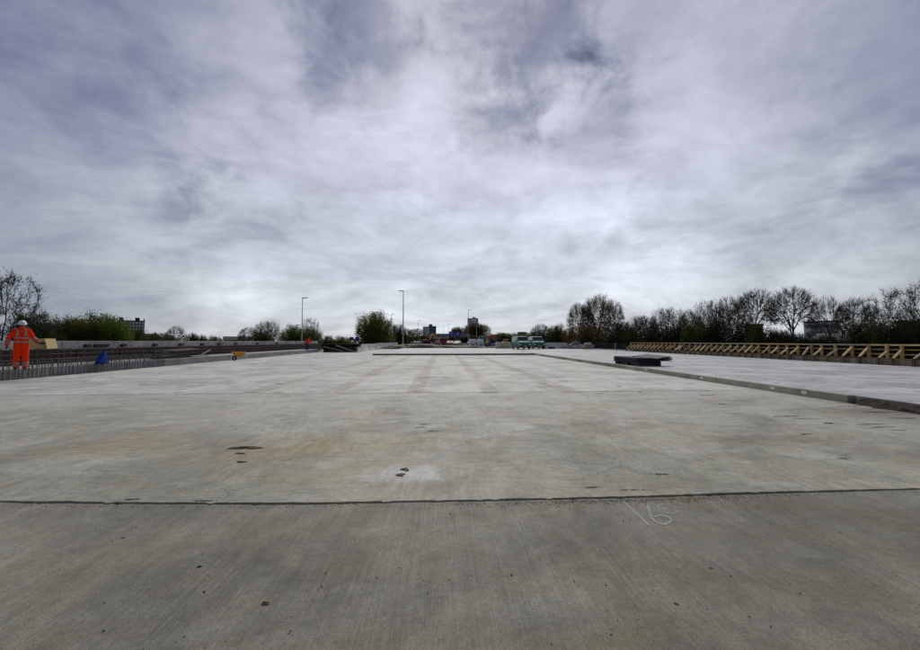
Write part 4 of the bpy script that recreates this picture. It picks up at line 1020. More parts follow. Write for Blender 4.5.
# white tanks and big bags
def site_tank(x, Y, w, h, label, seed):
    p = at(x, 349, Y); t = thing('site_cabin', label, 'cabin', (p.x, Y, .10))
    MB().box2((-w / 2, -.9, 0), (w / 2, .9, h * .56)).build('base', 'white_paint', t, bevel=.06)
    MB().box2((-w * .56, -1.0, h * .565), (w * .5, 1.0, h * .80)).build('middle', 'white_paint', t, bevel=.06)
    MB().box2((-w * .4, -.8, h * .805), (w * .42, .8, h)).build('top', 'white_paint', t, bevel=.06)
    MB().box2((-w * .2, -.93, h * .1), (w * .2, -.901, h * .45)).build('hatch', 'facade_grey', t)
    return t
site_tank(472.6, 76, 1.5, 1.75, 'stepped white site cabin, left of a pair', 1)
site_tank(480.4, 76, 1.35, 1.75, 'stepped white site cabin, right of a pair', 2)
p = at(476.5, 349, 75.5); tag(MB().box((0, 0, .45), (.9, .7, .9)).box((0, 0, 1.05), (.6, .5, .3)).build('gap_filler', 'tool_dark', None, (p.x, 76.4, .10), bevel=.05), 'dark pump in the dark gap between the two white cabins', 'filler')  # dark block added to stand for the dark gap between the cabins
def bigbag(x, Y, mat, label, s=1.0):
    p = at(x, 349, Y); t = thing('bulk_bag', label, 'bag', (p.x, Y, RZ if Y < 64 else .1)); t.scale = (s,) * 3
    rings = []
    for z, q in ((0, .46), (.1, .52), (.5, .55), (.9, .50), (1.0, .42), (1.02, .2)):
        rings.append([Vector((q * math.copysign(abs(math.cos(a_)) ** .6, math.cos(a_)), q * math.copysign(abs(math.sin(a_)) ** .6, math.sin(a_)), z + .02 * math.sin(3 * a_))) for a_ in [2 * PI * k / 20 for k in range(20)]])
    MB().loft(rings).build('sack', mat, t, smooth=True)
    for sx_ in (-1, 1):
        for sy_ in (-1, 1):
            MB().tube([(sx_ * .36, sy_ * .36, .95), (sx_ * .30, sy_ * .30, 1.15), (sx_ * .2, sy_ * .36, .97)], .02, 5).build('strap', mat, t)
bigbag(498.5, 61.5, 'bag_white', 'white bulk bag standing left of the yellowish one')
bigbag(505.0, 61.5, 'bag_yellow', 'yellowish bulk bag nearest to the left van', 1.12)
bigbag(508.0, 62.5, 'bag_white', 'white bulk bag half hidden by the left van')
# small site clutter in the far middle
def cone(x, Y, label):
    p = at(x, 349, Y); t = thing('traffic_cone', label, 'cone', (p.x, Y, RZ if Y < 64 else .1))
    MB().box2((-.2, -.2, 0), (.2, .2, .04)).build('base', 'tool_dark', t)
    MB().tube([(0, 0, .041), (0, 0, .75)], [.15, .03], 12).build('body', 'orange', t, smooth=True)
    MB().tube([(0, 0, .36), (0, 0, .5)], [.103, .082], 12, cap=False).build('stripe', 'sign_white', t, smooth=True)
cone(583.5, 54, 'orange traffic cone before the concrete block heap'); cone(492.5, 67, 'orange traffic cone right of the worker in yellow'); cone(464, 72, 'orange traffic cone left of the white cabins')
def board(x, Y, label, w=1.2):
    p = at(x, 348, Y); t = thing('barrier_board', label, 'barrier', (p.x, Y, .1))
    for s_ in (-1, 1): MB().box2((s_ * w * .4 - .03, -.2, 0), (s_ * w * .4 + .03, .2, .9)).build('foot', 'metal_grey', t)
    for k in range(5): MB().box2((-w / 2 + w / 5 * k, -.24, .6), (-w / 2 + w / 5 * (k + 1) - .002, -.203, .9)).build('stripe', 'red_paint' if k % 2 == 0 else 'sign_white', t)
board(464.8, 84, 'red and white barrier board left of the white cabins'); board(433, 84, 'red and white barrier board below the orange digger'); board(494, 80, 'red and white barrier board below the red excavator arm')
def container(x, Y, L, mat, label, rz=0, h=2.4):
    p = at(x, 348, Y); t = thing('shipping_container', label, 'container', (p.x, Y, .1), rz)
    MB().box2((-L / 2, -1.1, 0), (L / 2, 1.1, h)).build('shell', mat, t, bevel=.03)
    rib = MB().box2((-.06, -1.14, .12), (.06, -1.101, h - .12)).mesh('rib', mat)
    for k in range(int(L / .4)): link('rib', rib, t, (-L / 2 + .3 + .4 * k, 0, 0))
container(483.6, 96, 2.6, 'facade_teal', 'dark teal container behind the white cabins', h=2.5); container(494.5, 98, 2.8, 'tool_dark', 'black container behind the red excavator', h=2.0)
def pallets(x, Y, n, mat, label):
    p = at(x, 349, Y); t = thing('pallet_stack', label, 'pallets', (p.x, Y, RZ if Y < 64 else .1))
    for k in range(n):
        for q in range(5): MB().box2((-.6 + .25 * q, -.5, .105 + .145 * k), (-.6 + .25 * q + .2, .5, .135 + .145 * k)).build('slat', mat, t)
        for q in (-.55, 0, .45): MB().box2((q, -.48, .0 + .145 * k), (q + .1, .48, .103 + .145 * k)).build('bearer', mat, t)
pallets(467, 80, 4, 'wood_grey', 'stack of pallets left of the white cabins'); pallets(461.5, 88, 6, 'wood_mid', 'higher brown stack of pallets near the silver car'); pallets(510, 63.2, 5, 'wood_grey', 'stack of pallets behind the bulk bags')
p = at(489.8, 349, 70); dr = tag(MB().tube([(0, 0, 0), (0, 0, .3), (0, 0, .31), (0, 0, .6), (0, 0, .61), (0, 0, .88)], [.29, .29, .305, .305, .29, .29], 18).build('oil_drum', 'sign_blue', None, (p.x, 70, .1), smooth=False), 'blue oil drum right of the worker in yellow', 'drum')
car(470.5, 120, R(-10), 'white_paint', 'white car behind the white cabins, left')
car(428.5, 135, R(15), 'car_blue', 'blue car behind the orange digger')
MID = dict(STAND); MID['nod'] = R(5)
p = at(487.2, 350, 66); worker('person', 'worker in yellow jacket and blue trousers beside the white cabins', (p.x, 66, .10), R(-70), MID, 'yellow_vest', 'jeans', helmet=True, bands=False)

# ------------------------------------------------------------------ lamp posts, gantry
def lamp(x, ytop, Y, zb, r, label, arm=1):
    p = at(x, ytop, Y); h = p.z - zb
    t = thing('street_lamp', label, 'street lamp', (p.x, Y, zb), 0, 'lamp posts along the road')
    MB().tube([(0, 0, 0), (0, 0, h * .3), (0, 0, h)], [r, r * .8, r * .5], 10).build('pole', 'metal_grey', t, smooth=True)
    MB().tube([(0, 0, 0), (0, 0, .9)], r * 1.35, 10).build('base', 'metal_grey', t, smooth=True)
    MB().box((arm * .45, 0, h + .02), (1.1, .32, .14), (0, R(-4 * arm), 0)).build('lamp_head', 'metal_grey', t, bevel=.03)
lamp(302.6, 298, 72, TERR, .13, 'tall grey lamp post behind the crouching worker')
lamp(296.7, 325, 100, TERR, .10, 'short thin lamp post just left of the tall one behind the crouching worker')
lamp(403.4, 291, 74, .10, .15, 'tallest pale lamp post, right of the round green tree', -1)
lamp(391.5, 314, 120, .10, .13, 'lamp post partly in front of the round green tree')
lamp(418.4, 320.5, 165, .10, .11, 'faint lamp post left of the teal building')
lamp(448.4, 324, 190, .10, .11, 'lamp post rising above the blue motorway signs')
lamp(443.5, 327, 240, .10, .11, 'far thin lamp post left of the blue motorway signs')
lamp(468.3, 310, 120, .10, .12, 'thin tall lamp post left of the pale tower block')
lamp(476.5, 323, 130, .10, .12, 'lamp post in front of the reddish tree by the tower block')
gt = thing('sign_gantry', 'grey motorway gantry carrying two blue signs', 'gantry', (0, 150, .112))
gz = at(443, 335, 150).z - .112
gx0, gx1 = at(428, 335, 150).x, at(470, 335, 150).x
MB().box2((gx0, -.3, gz - .75), (gx1, .3, gz + .55)).build('beam', 'facade_grey', gt, bevel=.04)
for x in (gx0 + .2, gx1 - .2): MB().box2((x - .25, -.25, 0), (x + .25, .25, gz - .76)).build('column', 'facade_grey', gt)
for (xa, xb, ya, yb) in ((449, 454.2, 331.3, 336.4), (455.6, 460.3, 331.6, 336.6)):
    a_ = at(xa, yb, 149.5); b_ = at(xb, ya, 149.5)
    sg = MB().box2((a_.x, -.42, a_.z - .112), (b_.x, -.32, b_.z - .112)).build('sign_panel', 'sign_blue', gt)
    cx = (a_.x + b_.x) / 2; cz = (a_.z + b_.z) / 2 - .112; w = b_.x - a_.x
    for (dx, dz, ww, hh) in ((0, .55, .55, .16), (-.05, .15, .62, .12), (.03, -.25, .45, .12)):
        MB().box((cx + dx * w, -.427, cz + dz), (ww * w, .006, hh)).build('sign_line', 'sign_white', sg)
    MB().box((cx, -.427, cz - .72), (.10, .006, .45)).build('arrow', 'sign_white', sg)

# ------------------------------------------------------------------ buildings
def building(name, label, x0, x1, ytop, Y, depth, wall, win, rows, cols, cat='building', rz=0, band=False, zb=TERR, extra=(), skip=()):
    a_ = at(x0, ytop, Y); b_ = at(x1, ytop, Y); W = b_.x - a_.x; H = a_.z - zb
    cx_ = (a_.x + b_.x) / 2; rz = -math.atan2(cx_, Y); W *= math.cos(rz)
    t = thing(name, label, cat, (cx_, Y, zb), rz)
    MB().box2((-W / 2, 0, 0), (W / 2, depth, H)).build('wall', wall, t)
    MB().box2((-W / 2 - .2, -.2, H + .003), (W / 2 + .2, depth + .2, H + .5)).build('roof', 'roof_dark', t)
    fh = min(3.1, H / max(rows, 1))
    if band: bm_ = MB().box2((-W * .44, -.08, -fh * .24), (W * .44, .05, fh * .24)).mesh('window', win)
    else: bm_ = MB().box2((-W / cols * .3, -.08, -fh * .28), (W / cols * .3, .05, fh * .28)).mesh('window', win)
    for r_ in range(rows):
        zc_ = H - fh * (r_ + .55)
        if zc_ < 1: break
        for c_ in range(1 if band else cols):
            if c_ in skip: continue
            link('window', bm_, t, (0 if band else -W / 2 + W * (c_ + .5) / cols, 0, zc_))
            if not band and depth > 5 and c_ < 3:
                link('window', bm_, t, (W / 2 if a_.x < 0 else -W / 2, depth * (c_ + .5) / 3, zc_), (0, 0, PI / 2))
    for (fx0, fx1, hh, mt) in extra:
        MB().box2((-W / 2 + W * fx0, depth * .2, H + .503), (-W / 2 + W * fx1, depth * .7, H + .5 + hh)).build('roof_housing', mt, t)
    return t
building('apartment_block', 'brown brick apartment block behind the trees on the left', 119, 145, 321, 300, 14, 'brick_mid', 'facade_pale', 9, 8, extra=((.0, .16, 2.4, 'roof_dark'), (.62, .8, 2.4, 'roof_dark'), (.96, 1.0, 1.5, 'brick_dark')))
a_ = building('office_block', 'grey end of the teal office block in the far centre', 423, 428.5, 327, 450, 16, 'facade_pale', 'facade_grey', 6, 2)
building('office_block', 'teal glass office block in the far centre', 428.6, 436.2, 326.5, 452, 18, 'facade_teal', 'glass_far', 6, 1, band=True, extra=((.05, .5, 2.6, 'facade_teal'),))
building('low_building', 'long low grey building below the teal office block', 429, 445, 335.5, 380, 10, 'facade_grey', 'facade_pale', 2, 1, band=True)
building('tower_block', 'pale tower block with dark side stripes beyond the reddish tree', 467.5, 478.2, 318.5, 600, 18, 'facade_pale', 'glass_far', 12, 5, skip=(2, 3), extra=((.45, .75, 2.5, 'facade_pale'),))
building('flat_building', 'small tan building with flat roof above the left van', 517.5, 526.5, 333.5, 210, 8, 'facade_tan', 'glass_far', 1, 3, extra=((.05, .95, .5, 'facade_tan'),))
building('office_building', 'pale office building seen through the bare trees on the right', 803, 840, 322, 140, 12, 'facade_pale', 'facade_grey', 4, 1, band=True)
building('office_building', 'dark brick building behind the bare trees, left of the pale office', 745, 763, 325, 150, 12, 'brick_dark', 'glass_far', 4, 4)
building('low_building', 'dark flat-roofed building at the far right behind the bushes', 895, 935, 322.5, 75, 10, 'brick_dark', 'glass_far', 3, 6)
def house(label, x0, x1, ye, yr, Y, roof, wall='brick_dark'):
    a_ = at(x0, ye, Y); b_ = at(x1, ye, Y); W = b_.x - a_.x; He = a_.z - TERR; Hr = at(x0, yr, Y).z - TERR
    cx_ = (a_.x + b_.x) / 2; rz = -math.atan2(cx_, Y); W *= math.cos(rz)
    t = thing('house', label, 'house', (cx_, Y, TERR), rz)
    MB().box2((-W / 2, 0, 0), (W / 2, 8, He)).build('wall', wall, t)
    m = MB(); m.loft([[Vector((x, -.5, He)), Vector((x, 4, Hr)), Vector((x, 8.5, He)), Vector((x, 8.4, He - .15)), Vector((x, -.4, He - .15))] for x in (-W / 2 - .4, W / 2 + .4)])
    rf = m.build('roof', roof, t)
    MB().box2((W * .2, 3.5, Hr - .6), (W * .2 + .8, 4.4, Hr + .7)).build('chimney', 'brick_dark', rf)
    nw = max(2, int(W / 3))
    for k in range(nw):
        MB().box2((-W / 2 + W * (k + .3) / nw, -.06, He - 2.0), (-W / 2 + W * (k + .7) / nw, .04, He - .7)).build('window', 'glass_far', t)
house('low house with brown tiled roof right of the apartment block', 145, 158, 338, 333.5, 190, 'roof_brown')
house('long house with dark red-brown roof behind the left wall', 224, 251, 340, 336.3, 150, 'roof_brown')
house('pale house with grey roof under the bare trees on the right', 818, 852, 341, 333, 95, 'facade_grey', 'facade_pale')
house('low pale house left of the grey-roofed one under the bare trees', 790, 815, 340, 336.5, 100, 'facade_grey', 'facade_pale')

# ------------------------------------------------------------------ trees
def colonize(seed, H, trunk, rad, zc, rz_, n_att, step=.34, kill=.55, shell=.35, lean=.0, rmin=.010, squash=0.0):
    r = np.random.default_rng(seed)
    pts = r.normal(size=(n_att * 4, 3)); pts /= np.linalg.norm(pts, axis=1)[:, None]
    q = (shell + (1 - shell) * r.random(len(pts)) ** .5)
    lob = 1 + .10 * np.sin(pts[:, 0] * 5 + seed) * np.cos(pts[:, 1] * 4 + seed * 2) + .07 * np.sin(pts[:, 2] * 7 + seed)
    pts = pts * (q * lob)[:, None] * np.array([rad, rad, rz_]) + np.array([0, 0, zc])
    pts = pts[pts[:, 2] > trunk * .85][:n_att]
    nodes = [np.array([0., 0., 0.])]; par = [-1]
    while nodes[-1][2] < trunk:
        nodes.append(nodes[-1] + np.array([r.normal() * .03 + lean * step, r.normal() * .03, step])); par.append(len(nodes) - 2)
    att = pts.copy()
    near_i = np.zeros(len(att), int); near_d = np.full(len(att), 1e9); done = 0
    for it in range(140):
        N = np.array(nodes[done:])
        if len(N):
            dd = np.linalg.norm(att[:, None, :] - N[None, :, :], axis=2); j = dd.argmin(1); dm = dd[np.arange(len(att)), j]
            b = dm < near_d; near_d[b] = dm[b]; near_i[b] = j[b] + done; done = len(nodes)
        keep = near_d > kill
        att, near_i, near_d = att[keep], near_i[keep], near_d[keep]
        if len(att) < 4: break
        infl = near_d < 1e8 if it < 12 else near_d < 3.2
        if not infl.any(): break
        acc = {}
        for a_, i_ in zip(att[infl], near_i[infl]):
            v = a_ - nodes[i_]; acc.setdefault(i_, []).append(v / (np.linalg.norm(v) + 1e-9))
        added = 0
        for i_, vs_ in acc.items():
            v = np.sum(vs_, 0) + np.array([0, 0, .12]) + r.normal(size=3) * .12; L = np.linalg.norm(v)
            if L < 1e-3: continue
            nw = nodes[i_] + v / L * step
            nodes.append(nw); par.append(i_); added += 1
        if not added or len(nodes) > 9000: break
    n = len(nodes); rad_ = np.zeros(n); ch = np.zeros(n, int); acc2 = np.zeros(n)
    for i in range(n - 1, -1, -1):
        rr = max(rmin, acc2[i] ** (1 / 2.25)); rad_[i] = rr
        if par[i] >= 0: acc2[par[i]] += rr ** 2.25; ch[par[i]] += 1
    return np.array(nodes), par, rad_, ch
def fan(seed, trunk, rad, zc, rz_, n_t, rmin):
    """limbs that keep dividing towards the points of a dome"""
    r = np.random.default_rng(seed)
    v = r.normal(size=(n_t * 3, 3)); v /= np.linalg.norm(v, axis=1)[:, None]
    v = v[v[:, 2] > -.55][:n_t]
    lob = 1 + .08 * np.sin(v[:, 0] * 4 + seed) + .07 * np.sin(v[:, 1] * 5 + 2 * seed)
    q = np.where(r.random(len(v)) < .72, r.uniform(.86, 1.0, len(v)), r.uniform(.45, .9, len(v)))
    T = v * (q * lob)[:, None] * np.array([rad, rad, rz_]) + np.array([0, 0, zc])
    nodes = [np.zeros(3)]; par = [-1]; rng_ = r
    k = 8
    for i in range(1, k + 1):
        nodes.append(np.array([r.normal() * .05, r.normal() * .05, trunk * i / k])); par.append(len(nodes) - 2)
    def grow(i, idx, d0, lev):
        p = nodes[i]
        if len(idx) == 1:
            t = T[idx[0]]; L = np.linalg.norm(t - p); m = max(2, int(L / .45)); cur = i
            for s_ in range(1, m + 1):
                f = s_ / m; q_ = p + (t - p) * f + (d0 * L * .18) * f * (1 - f) + r.normal(size=3) * .035
                nodes.append(q_); par.append(cur); cur = len(nodes) - 1
            return
        c = T[idx].mean(0); far = np.linalg.norm(c - p)
        dirv = (c - p) / (far + 1e-6); dirv = dirv * .72 + d0 * .38; dirv /= np.linalg.norm(dirv)
        step = far * (.30 if lev else .16) * r.uniform(.75, 1.25); cur = i
        for s_ in range(2):
            q_ = nodes[cur] + dirv * step / 2 + r.normal(size=3) * step * .05
            nodes.append(q_); par.append(cur); cur = len(nodes) - 1
        X = T[idx] - nodes[cur]; X = X / (np.linalg.norm(X, axis=1)[:, None] + 1e-6); X = X - X.mean(0)
        u_ = np.linalg.svd(X, full_matrices=False)[2][0]; pr = X @ u_; o_ = np.argsort(pr)
        if lev == 0: parts = np.array_split(o_, 3)
        else:
            cut = max(1, min(len(o_) - 1, int(len(o_) * r.uniform(.32, .68)))); parts = [o_[:cut], o_[cut:]]
        for q_ in parts:
            if len(q_): grow(cur, idx[q_], dirv, lev + 1)
    grow(len(nodes) - 1, np.arange(len(T)), np.array([0, 0, 1.]), 0)
    n = len(nodes); rad_ = np.zeros(n); acc2 = np.zeros(n); ch = np.zeros(n, int)
    for i in range(n - 1, -1, -1):
        rr = max(rmin, acc2[i] ** (1 / 2.35)); rad_[i] = rr
        if par[i] >= 0: acc2[par[i]] += rr ** 2.35
    return np.array(nodes), par, rad_, ch
def tree_proto(name, seed, H, trunk, rad, zc, rz_, n_att, twigs, leaves, leaf_size, kill=.55, shell=.35, rmin=.010, bark_='bark_dark', leafm='leaf_dark', clump=.35, twig_len=.5, step=.34, low=0.0, fans=0, core=.9):
    if fans: nodes, par, rr, ch = fan(seed, trunk, rad, zc, rz_, fans, rmin)
    else: nodes, par, rr, ch = colonize(seed, H, trunk, rad, zc, rz_, n_att, kill=kill, shell=shell, rmin=rmin, step=step)
    r = random.Random(seed); m = MB()
    for i in range(1, len(nodes)):
        a_, b_ = Vector(nodes[par[i]]), Vector(nodes[i]); t_ = (b_ - a_).normalized()
        sd = t_.cross(Vector((.3, .8, .1))).normalized(); u = t_.cross(sd); k_ = 6 if rr[i] > .06 else 3
        r1_, r2_ = rr[par[i]] if rr[par[i]] < rr[i] * 1.8 else rr[i] * 1.25, rr[i]
        if par[i] == 0: r1_ = rr[i] * 1.5
        base = len(m.v)
        for p_, q_ in ((a_, r1_), (b_, r2_)):
            m.v += [tuple(p_ + (sd * math.cos(2 * PI * k / k_) + u * math.sin(2 * PI * k / k_)) * q_) for k in range(k_)]
        m.f += [(base + k, base + (k + 1) % k_, base + k_ + (k + 1) % k_, base + k_ + k) for k in range(k_)]
    trunk_me = m.mesh('trunk', bark_)
    c = MB(); outer = [i for i in range(len(nodes)) if rr[i] < rmin * 2.2 and nodes[i][2] > trunk * .9]
    cen = Vector((0, 0, zc))
    for _ in range(twigs):
        i = r.choice(outer); p_ = Vector(nodes[i]); dv = (Vector(nodes[i]) - Vector(nodes[par[i]])).normalized() + (p_ - cen).normalized() * .5 + Vector((r.gauss(0, .4), r.gauss(0, .4), r.gauss(.15, .4)))
        dv.normalize(); L = twig_len * r.uniform(.5, 1.2); sd = dv.cross(Vector((r.gauss(0, 1), r.gauss(0, 1), r.gauss(0, 1)))).normalized() * (rmin * .85)
        mid_ = p_ + dv * L * .55 + Vector((0, 0, .04 * L)); u = dv.cross(sd)
        c.add([p_ + sd, p_ - sd * .5 + u * .8, p_ - sd * .5 - u * .8, p_ + dv * L], [(0, 1, 3), (1, 2, 3), (2, 0, 3)])
    n_t = len(c.f)
    cl = [Vector(nodes[i]) for i in outer]
    for _ in range(leaves):
        inn = r.random() < low
        if inn: 
            u_ = r.random() ** .5 * core
            p_ = r.choice(cl); p_ = Vector((p_.x * u_, p_.y * u_, p_.z * (.35 + .65 * u_) if r.random() < .7 else p_.z * r.random())) + Vector((r.gauss(0, .25), r.gauss(0, .25), r.gauss(0, .25)))
        else: p_ = r.choice(cl) + Vector((r.gauss(0, clump), r.gauss(0, clump), r.gauss(0, clump)))
        s_ = leaf_size * r.uniform(.6, 1.4) * (1.9 if inn else 1); a1 = Vector((r.gauss(0, 1), r.gauss(0, 1), r.gauss(0, .8))).normalized(); a2 = a1.cross(Vector((r.gauss(0, 1), r.gauss(0, 1), r.gauss(0, 1)))).normalized() * .6
        c.add([p_ - a1 * s_ * .5, p_ + a2 * s_ * .5, p_ + a1 * s_ * .6, p_ - a2 * s_ * .5], [(0, 1, 2, 3)])
    cme = c.mesh('crown', bark_); cme.materials.append(M[leafm])
    mi = np.zeros(len(cme.polygons), np.int32); mi[n_t:] = 1
    cme.polygons.foreach_set('material_index', mi)
    vz = np.array([v_[2] for v_ in c.v]); vx = np.array([math.hypot(v_[0], v_[1]) for v_ in c.v])
    return dict(name=name, trunk=trunk_me, crown=cme, H=float(np.percentile(vz, 99.5)), R=float(np.percentile(vx, 97)))
PROT = {
 'bare': tree_proto('bare_tree', 3, 12, 5.2, 3.3, 8.9, 3.2, 0, 15000, 0, .1, rmin=.0085, bark_='bark_brown', twig_len=.5, fans=900),
 'bare2': tree_proto('bare_tree', 8, 12, 4.6, 3.5, 8.5, 3.5, 0, 14000, 1200, .09, rmin=.0085, bark_='bark_brown', twig_len=.5, leafm='leaf_rust', fans=800),
 'haze': tree_proto('budding_tree', 15, 12, 3.6, 3.6, 7.9, 4.0, 0, 9000, 9000, .13, rmin=.009, bark_='bark_dark', leafm='leaf_rust', clump=.3, fans=700, low=.25, core=.8),
 'sparse': tree_proto('sparse_tree', 21, 12, 2.5, 4.2, 7.6, 4.3, 700, 3500, 7500, .13, kill=.5, shell=.2, rmin=.014, bark_='bark_dark', leafm='leaf_black', clump=.24, twig_len=.7),
 'tall': tree_proto('tall_tree', 30, 14, 3.0, 3.0, 8.6, 5.3, 0, 9000, 9500, .12, rmin=.010, bark_='bark_brown', leafm='leaf_rust', clump=.26, fans=700, low=.15),
 'bushy': tree_proto('leafy_tree', 41, 10, 1.0, 4.2, 5.0, 4.8, 900, 2500, 42000, .18, kill=.55, shell=.4, rmin=.012, leafm='leaf_green', clump=.36, low=.38, core=.86),
 'dense': tree_proto('dense_tree', 52, 10, .8, 4.4, 4.8, 4.8, 900, 3000, 34000, .19, kill=.6, shell=.4, rmin=.012, leafm='leaf_black', clump=.38, low=.4, core=.86),
}
def tree(kind, x, ytop, Y, wpx, label, leaf=None, zb=TERR, group=None, cat='tree', bushname=None):
    pr = PROT[kind]; p = at(x, ytop, Y)
    if -13 < p.x < 24 and 64 < Y < 260: zb = .1
    H = p.z - zb; W = wpx / FPX * Y
    t = thing(bushname or pr['name'], label, cat, (p.x, Y, zb), rng.uniform(0, 2 * PI), group)
    k = W / 2 / pr['R']; t.scale = (k, k, H / pr['H'])
    a_ = link('trunk', pr['trunk'], t); b_ = link('crown', pr['crown'], t)
    if leaf:
        b_.material_slots[1].link = 'OBJECT'; b_.material_slots[1].material = M[leaf]
    return t
# left side
tree('sparse', 4, 273, 32, 62, 'tall dark tree behind the worker at the left edge')
tree('dense', 32, 316, 46, 34, 'dark bush at the left edge, right of the tall dark tree', 'leaf_dark')
tree('sparse', 40, 313, 50, 36, 'thin dark tree right of the tall tree at the left edge', 'leaf_dark')
tree('dense', 58, 321, 60, 36, 'dark green bush left of the bright hedge tree', 'leaf_dark')
tree('bushy', 76, 319.5, 62, 34, 'leafy green tree between the dark bush and the broadest hedge tree', 'leaf_olive')
tree('bushy', 94, 315.8, 64, 40, 'broadest green hedge tree behind the left wall', 'leaf_olive')
tree('bushy', 113, 318, 64, 30, 'green tree against the apartment block')
tree('dense', 131, 330, 80, 34, 'low dark bush below the apartment block', 'leaf_dark')
tree('dense', 150, 335, 90, 24, 'low dark hedge bush by the brown tiled house', 'leaf_dark')
tree('bare2', 176, 326.5, 110, 19, 'small round bare tree above the left wall')
tree('bare', 165, 333, 120, 14, 'smaller bare tree just left of the small round bare tree')
tree('dense', 168, 336, 90, 22, 'dark bush at the foot of the small round bare tree', 'leaf_dark')
tree('bushy', 192, 334, 120, 12, 'small green bush right of the round bare tree', 'leaf_dark')
tree('bushy', 201, 336, 125, 12, 'tiny green bush left of the long brown roof', 'leaf_dark')
tree('bushy', 215, 337, 125, 16, 'low dark green bush at the left end of the long brown roof', 'leaf_dark')
tree('bare2', 248, 327.5, 130, 20, 'small bare tree right of the long brown roof')
tree('haze', 268, 321.5, 105, 25, 'dark domed tree left of the tall lamp post', 'leaf_dark')
tree('dense', 262, 332, 100, 26, 'dark bush under the domed tree left of the tall lamp post', 'leaf_dark')
tree('bushy', 293, 326.5, 90, 26, 'bright green bushy tree behind the tall lamp post')
tree('sparse', 311, 319, 88, 21, 'half bare tree right of the tall lamp post', 'leaf_olive')
tree('bushy', 309, 329, 92, 26, 'green bush below the half bare tree', 'leaf_olive')
tree('dense', 326, 336.5, 120, 22, 'low dark bush right of the half bare tree', 'leaf_dark')
tree('bushy', 342, 337, 130, 22, 'low green bush left of the small signs', 'leaf_olive')
tree('bushy', 375.5, 313.5, 95, 38, 'big round green tree left of the centre', 'leaf_olive', zb=TERR)
tree('dense', 398, 325.5, 112, 21, 'dark green bush right of the big round tree', 'leaf_dark')
tree('haze', 408, 329, 150, 14, 'small brownish tree right of the tallest lamp post', zb=TERR)
tree('haze', 417, 328.5, 170, 18, 'brownish tree left of the teal office block')
for i, x in enumerate((405, 414, 423, 432, 441, 450)):
    tree('bushy', x, 335.5 + (i % 2), 185 + 6 * i, 15, ORD[i] + ' low roadside bush right of the tallest lamp post', ('leaf_green', 'leaf_olive', 'leaf_dark')[i % 3], zb=.1, group='roadside bushes', bushname='bush', cat='bush')
tree('bushy', 459, 327.5, 230, 18, 'round reddish brown tree above the blue signs', 'leaf_rust')
tree('bushy', 475, 323.5, 215, 24, 'larger reddish brown tree in front of the tower block', 'leaf_rust')
tree('bare', 484, 325.5, 225, 15, 'bare tree right of the reddish tree by the tower block')
tree('dense', 469, 335, 200, 26, 'dark bush below the reddish tree by the tower block', 'leaf_dark')
tree('bushy', 490, 334.5, 150, 22, 'low green tree right of the white cabins')
tree('bushy', 503, 333, 140, 22, 'green tree behind the red excavator arm')
tree('bushy', 515, 334, 150, 20, 'green tree left of the tan building')
tree('dense', 530, 333, 130, 16, 'dark bush right of the tan building', 'leaf_dark')
tree('bare2', 541, 324, 120, 24, 'bare tree above the right van')
tree('dense', 540, 331, 110, 24, 'dark bush behind the right van', 'leaf_black')
tree('bushy', 557, 326, 100, 24, 'dark green tree right of the vans', 'leaf_dark')
tree('dense', 570, 331, 95, 22, 'dark brown bush left of the tall brown tree', 'leaf_rust')
tree('tall', 580, 304, 92, 32, 'left stem of the tall brown tree group beyond the netting')
tree('tall', 597, 295.5, 90, 34, 'highest tall brown tree beyond the netting')
tree('tall', 611, 301, 94, 26, 'right stem of the tall brown tree group beyond the netting')
tree('dense', 590, 327, 84, 44, 'dark brown bush under the highest tall brown tree', 'leaf_rust')
tree('dense', 622, 323, 82, 26, 'dark bush right of the tall brown tree group', 'leaf_black')
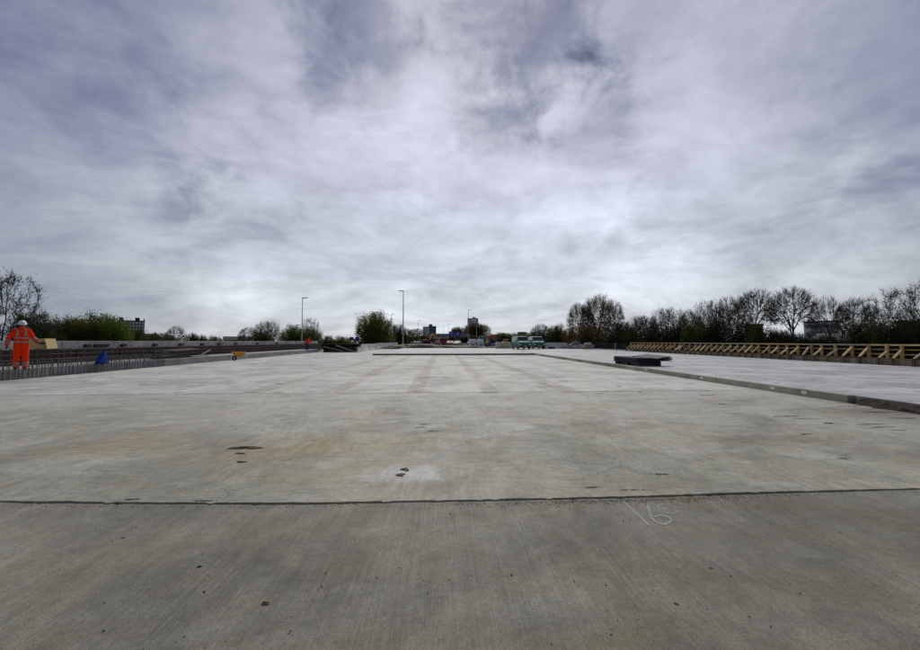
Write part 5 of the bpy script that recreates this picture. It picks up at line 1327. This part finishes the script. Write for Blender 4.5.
# right side
tree('haze', 640, 317, 78, 34, 'small domed tree right of the tall brown trees', 'leaf_black')
tree('bare2', 645, 316, 82, 30, 'thin bare tree behind the small domed tree')
tree('haze', 668, 308.5, 72, 38, 'broad domed dark tree above the start of the timber rail', 'leaf_black')
tree('haze', 690, 310.5, 70, 26, 'narrow dark tree right of the broad domed one', 'leaf_dark')
tree('haze', 711, 301, 66, 36, 'large dark tree left of the bare round trees', 'leaf_black')
tree('bare2', 731, 297, 62, 36, 'bare tree left of the tallest round bare tree')
tree('bare', 752, 290.5, 56, 40, 'round bare tree, left of the tallest pair')
tree('bare', 790, 288.5, 50, 44, 'tallest round bare tree on the right')
tree('bare2', 829, 297.5, 50, 36, 'broad bare tree left of the leafy one on the right')
tree('bare', 852, 299, 52, 30, 'bare tree just left of the dark leafy tree')
tree('sparse', 868, 306, 42, 36, 'dark leafy tree between the bare trees and the right edge', 'leaf_dark')
tree('sparse', 890, 290, 44, 46, 'open branching tree near the right edge', 'leaf_dark')
tree('sparse', 924, 283, 38, 44, 'open branching tree cut by the right edge', 'leaf_dark')
UN = [(612, 333, 72, 26), (630, 330, 70, 26), (650, 329, 66, 28), (672, 327, 64, 30), (694, 325, 60, 30), (716, 322, 58, 30), (738, 324, 52, 30), (760, 326, 48, 30), (782, 331, 46, 26), (862, 326, 40, 34), (884, 322, 38, 36), (908, 323, 36, 40), (940, 321, 35, 44)]
for i, (x, yt, Y, w) in enumerate(UN):
    tree('dense', x, yt, Y, w, ORD[i] + ' dark undergrowth bush right of the tall brown trees, counted rightwards', ('leaf_black', 'leaf_dark', 'leaf_black')[i % 3], group='undergrowth right of the bridge', bushname='undergrowth_bush', cat='bush')
UN2 = [(795, 335, 60, 30), (815, 336.5, 58, 28), (835, 336, 56, 28), (778, 333, 62, 30)]
for i, (x, yt, Y, w) in enumerate(sorted(UN2)):
    tree('dense', x, yt, Y, w, ORD[i] + ' low dark bush before the pale houses, counted rightwards', 'leaf_black', group='bushes by the pale houses', bushname='low_bush', cat='bush')
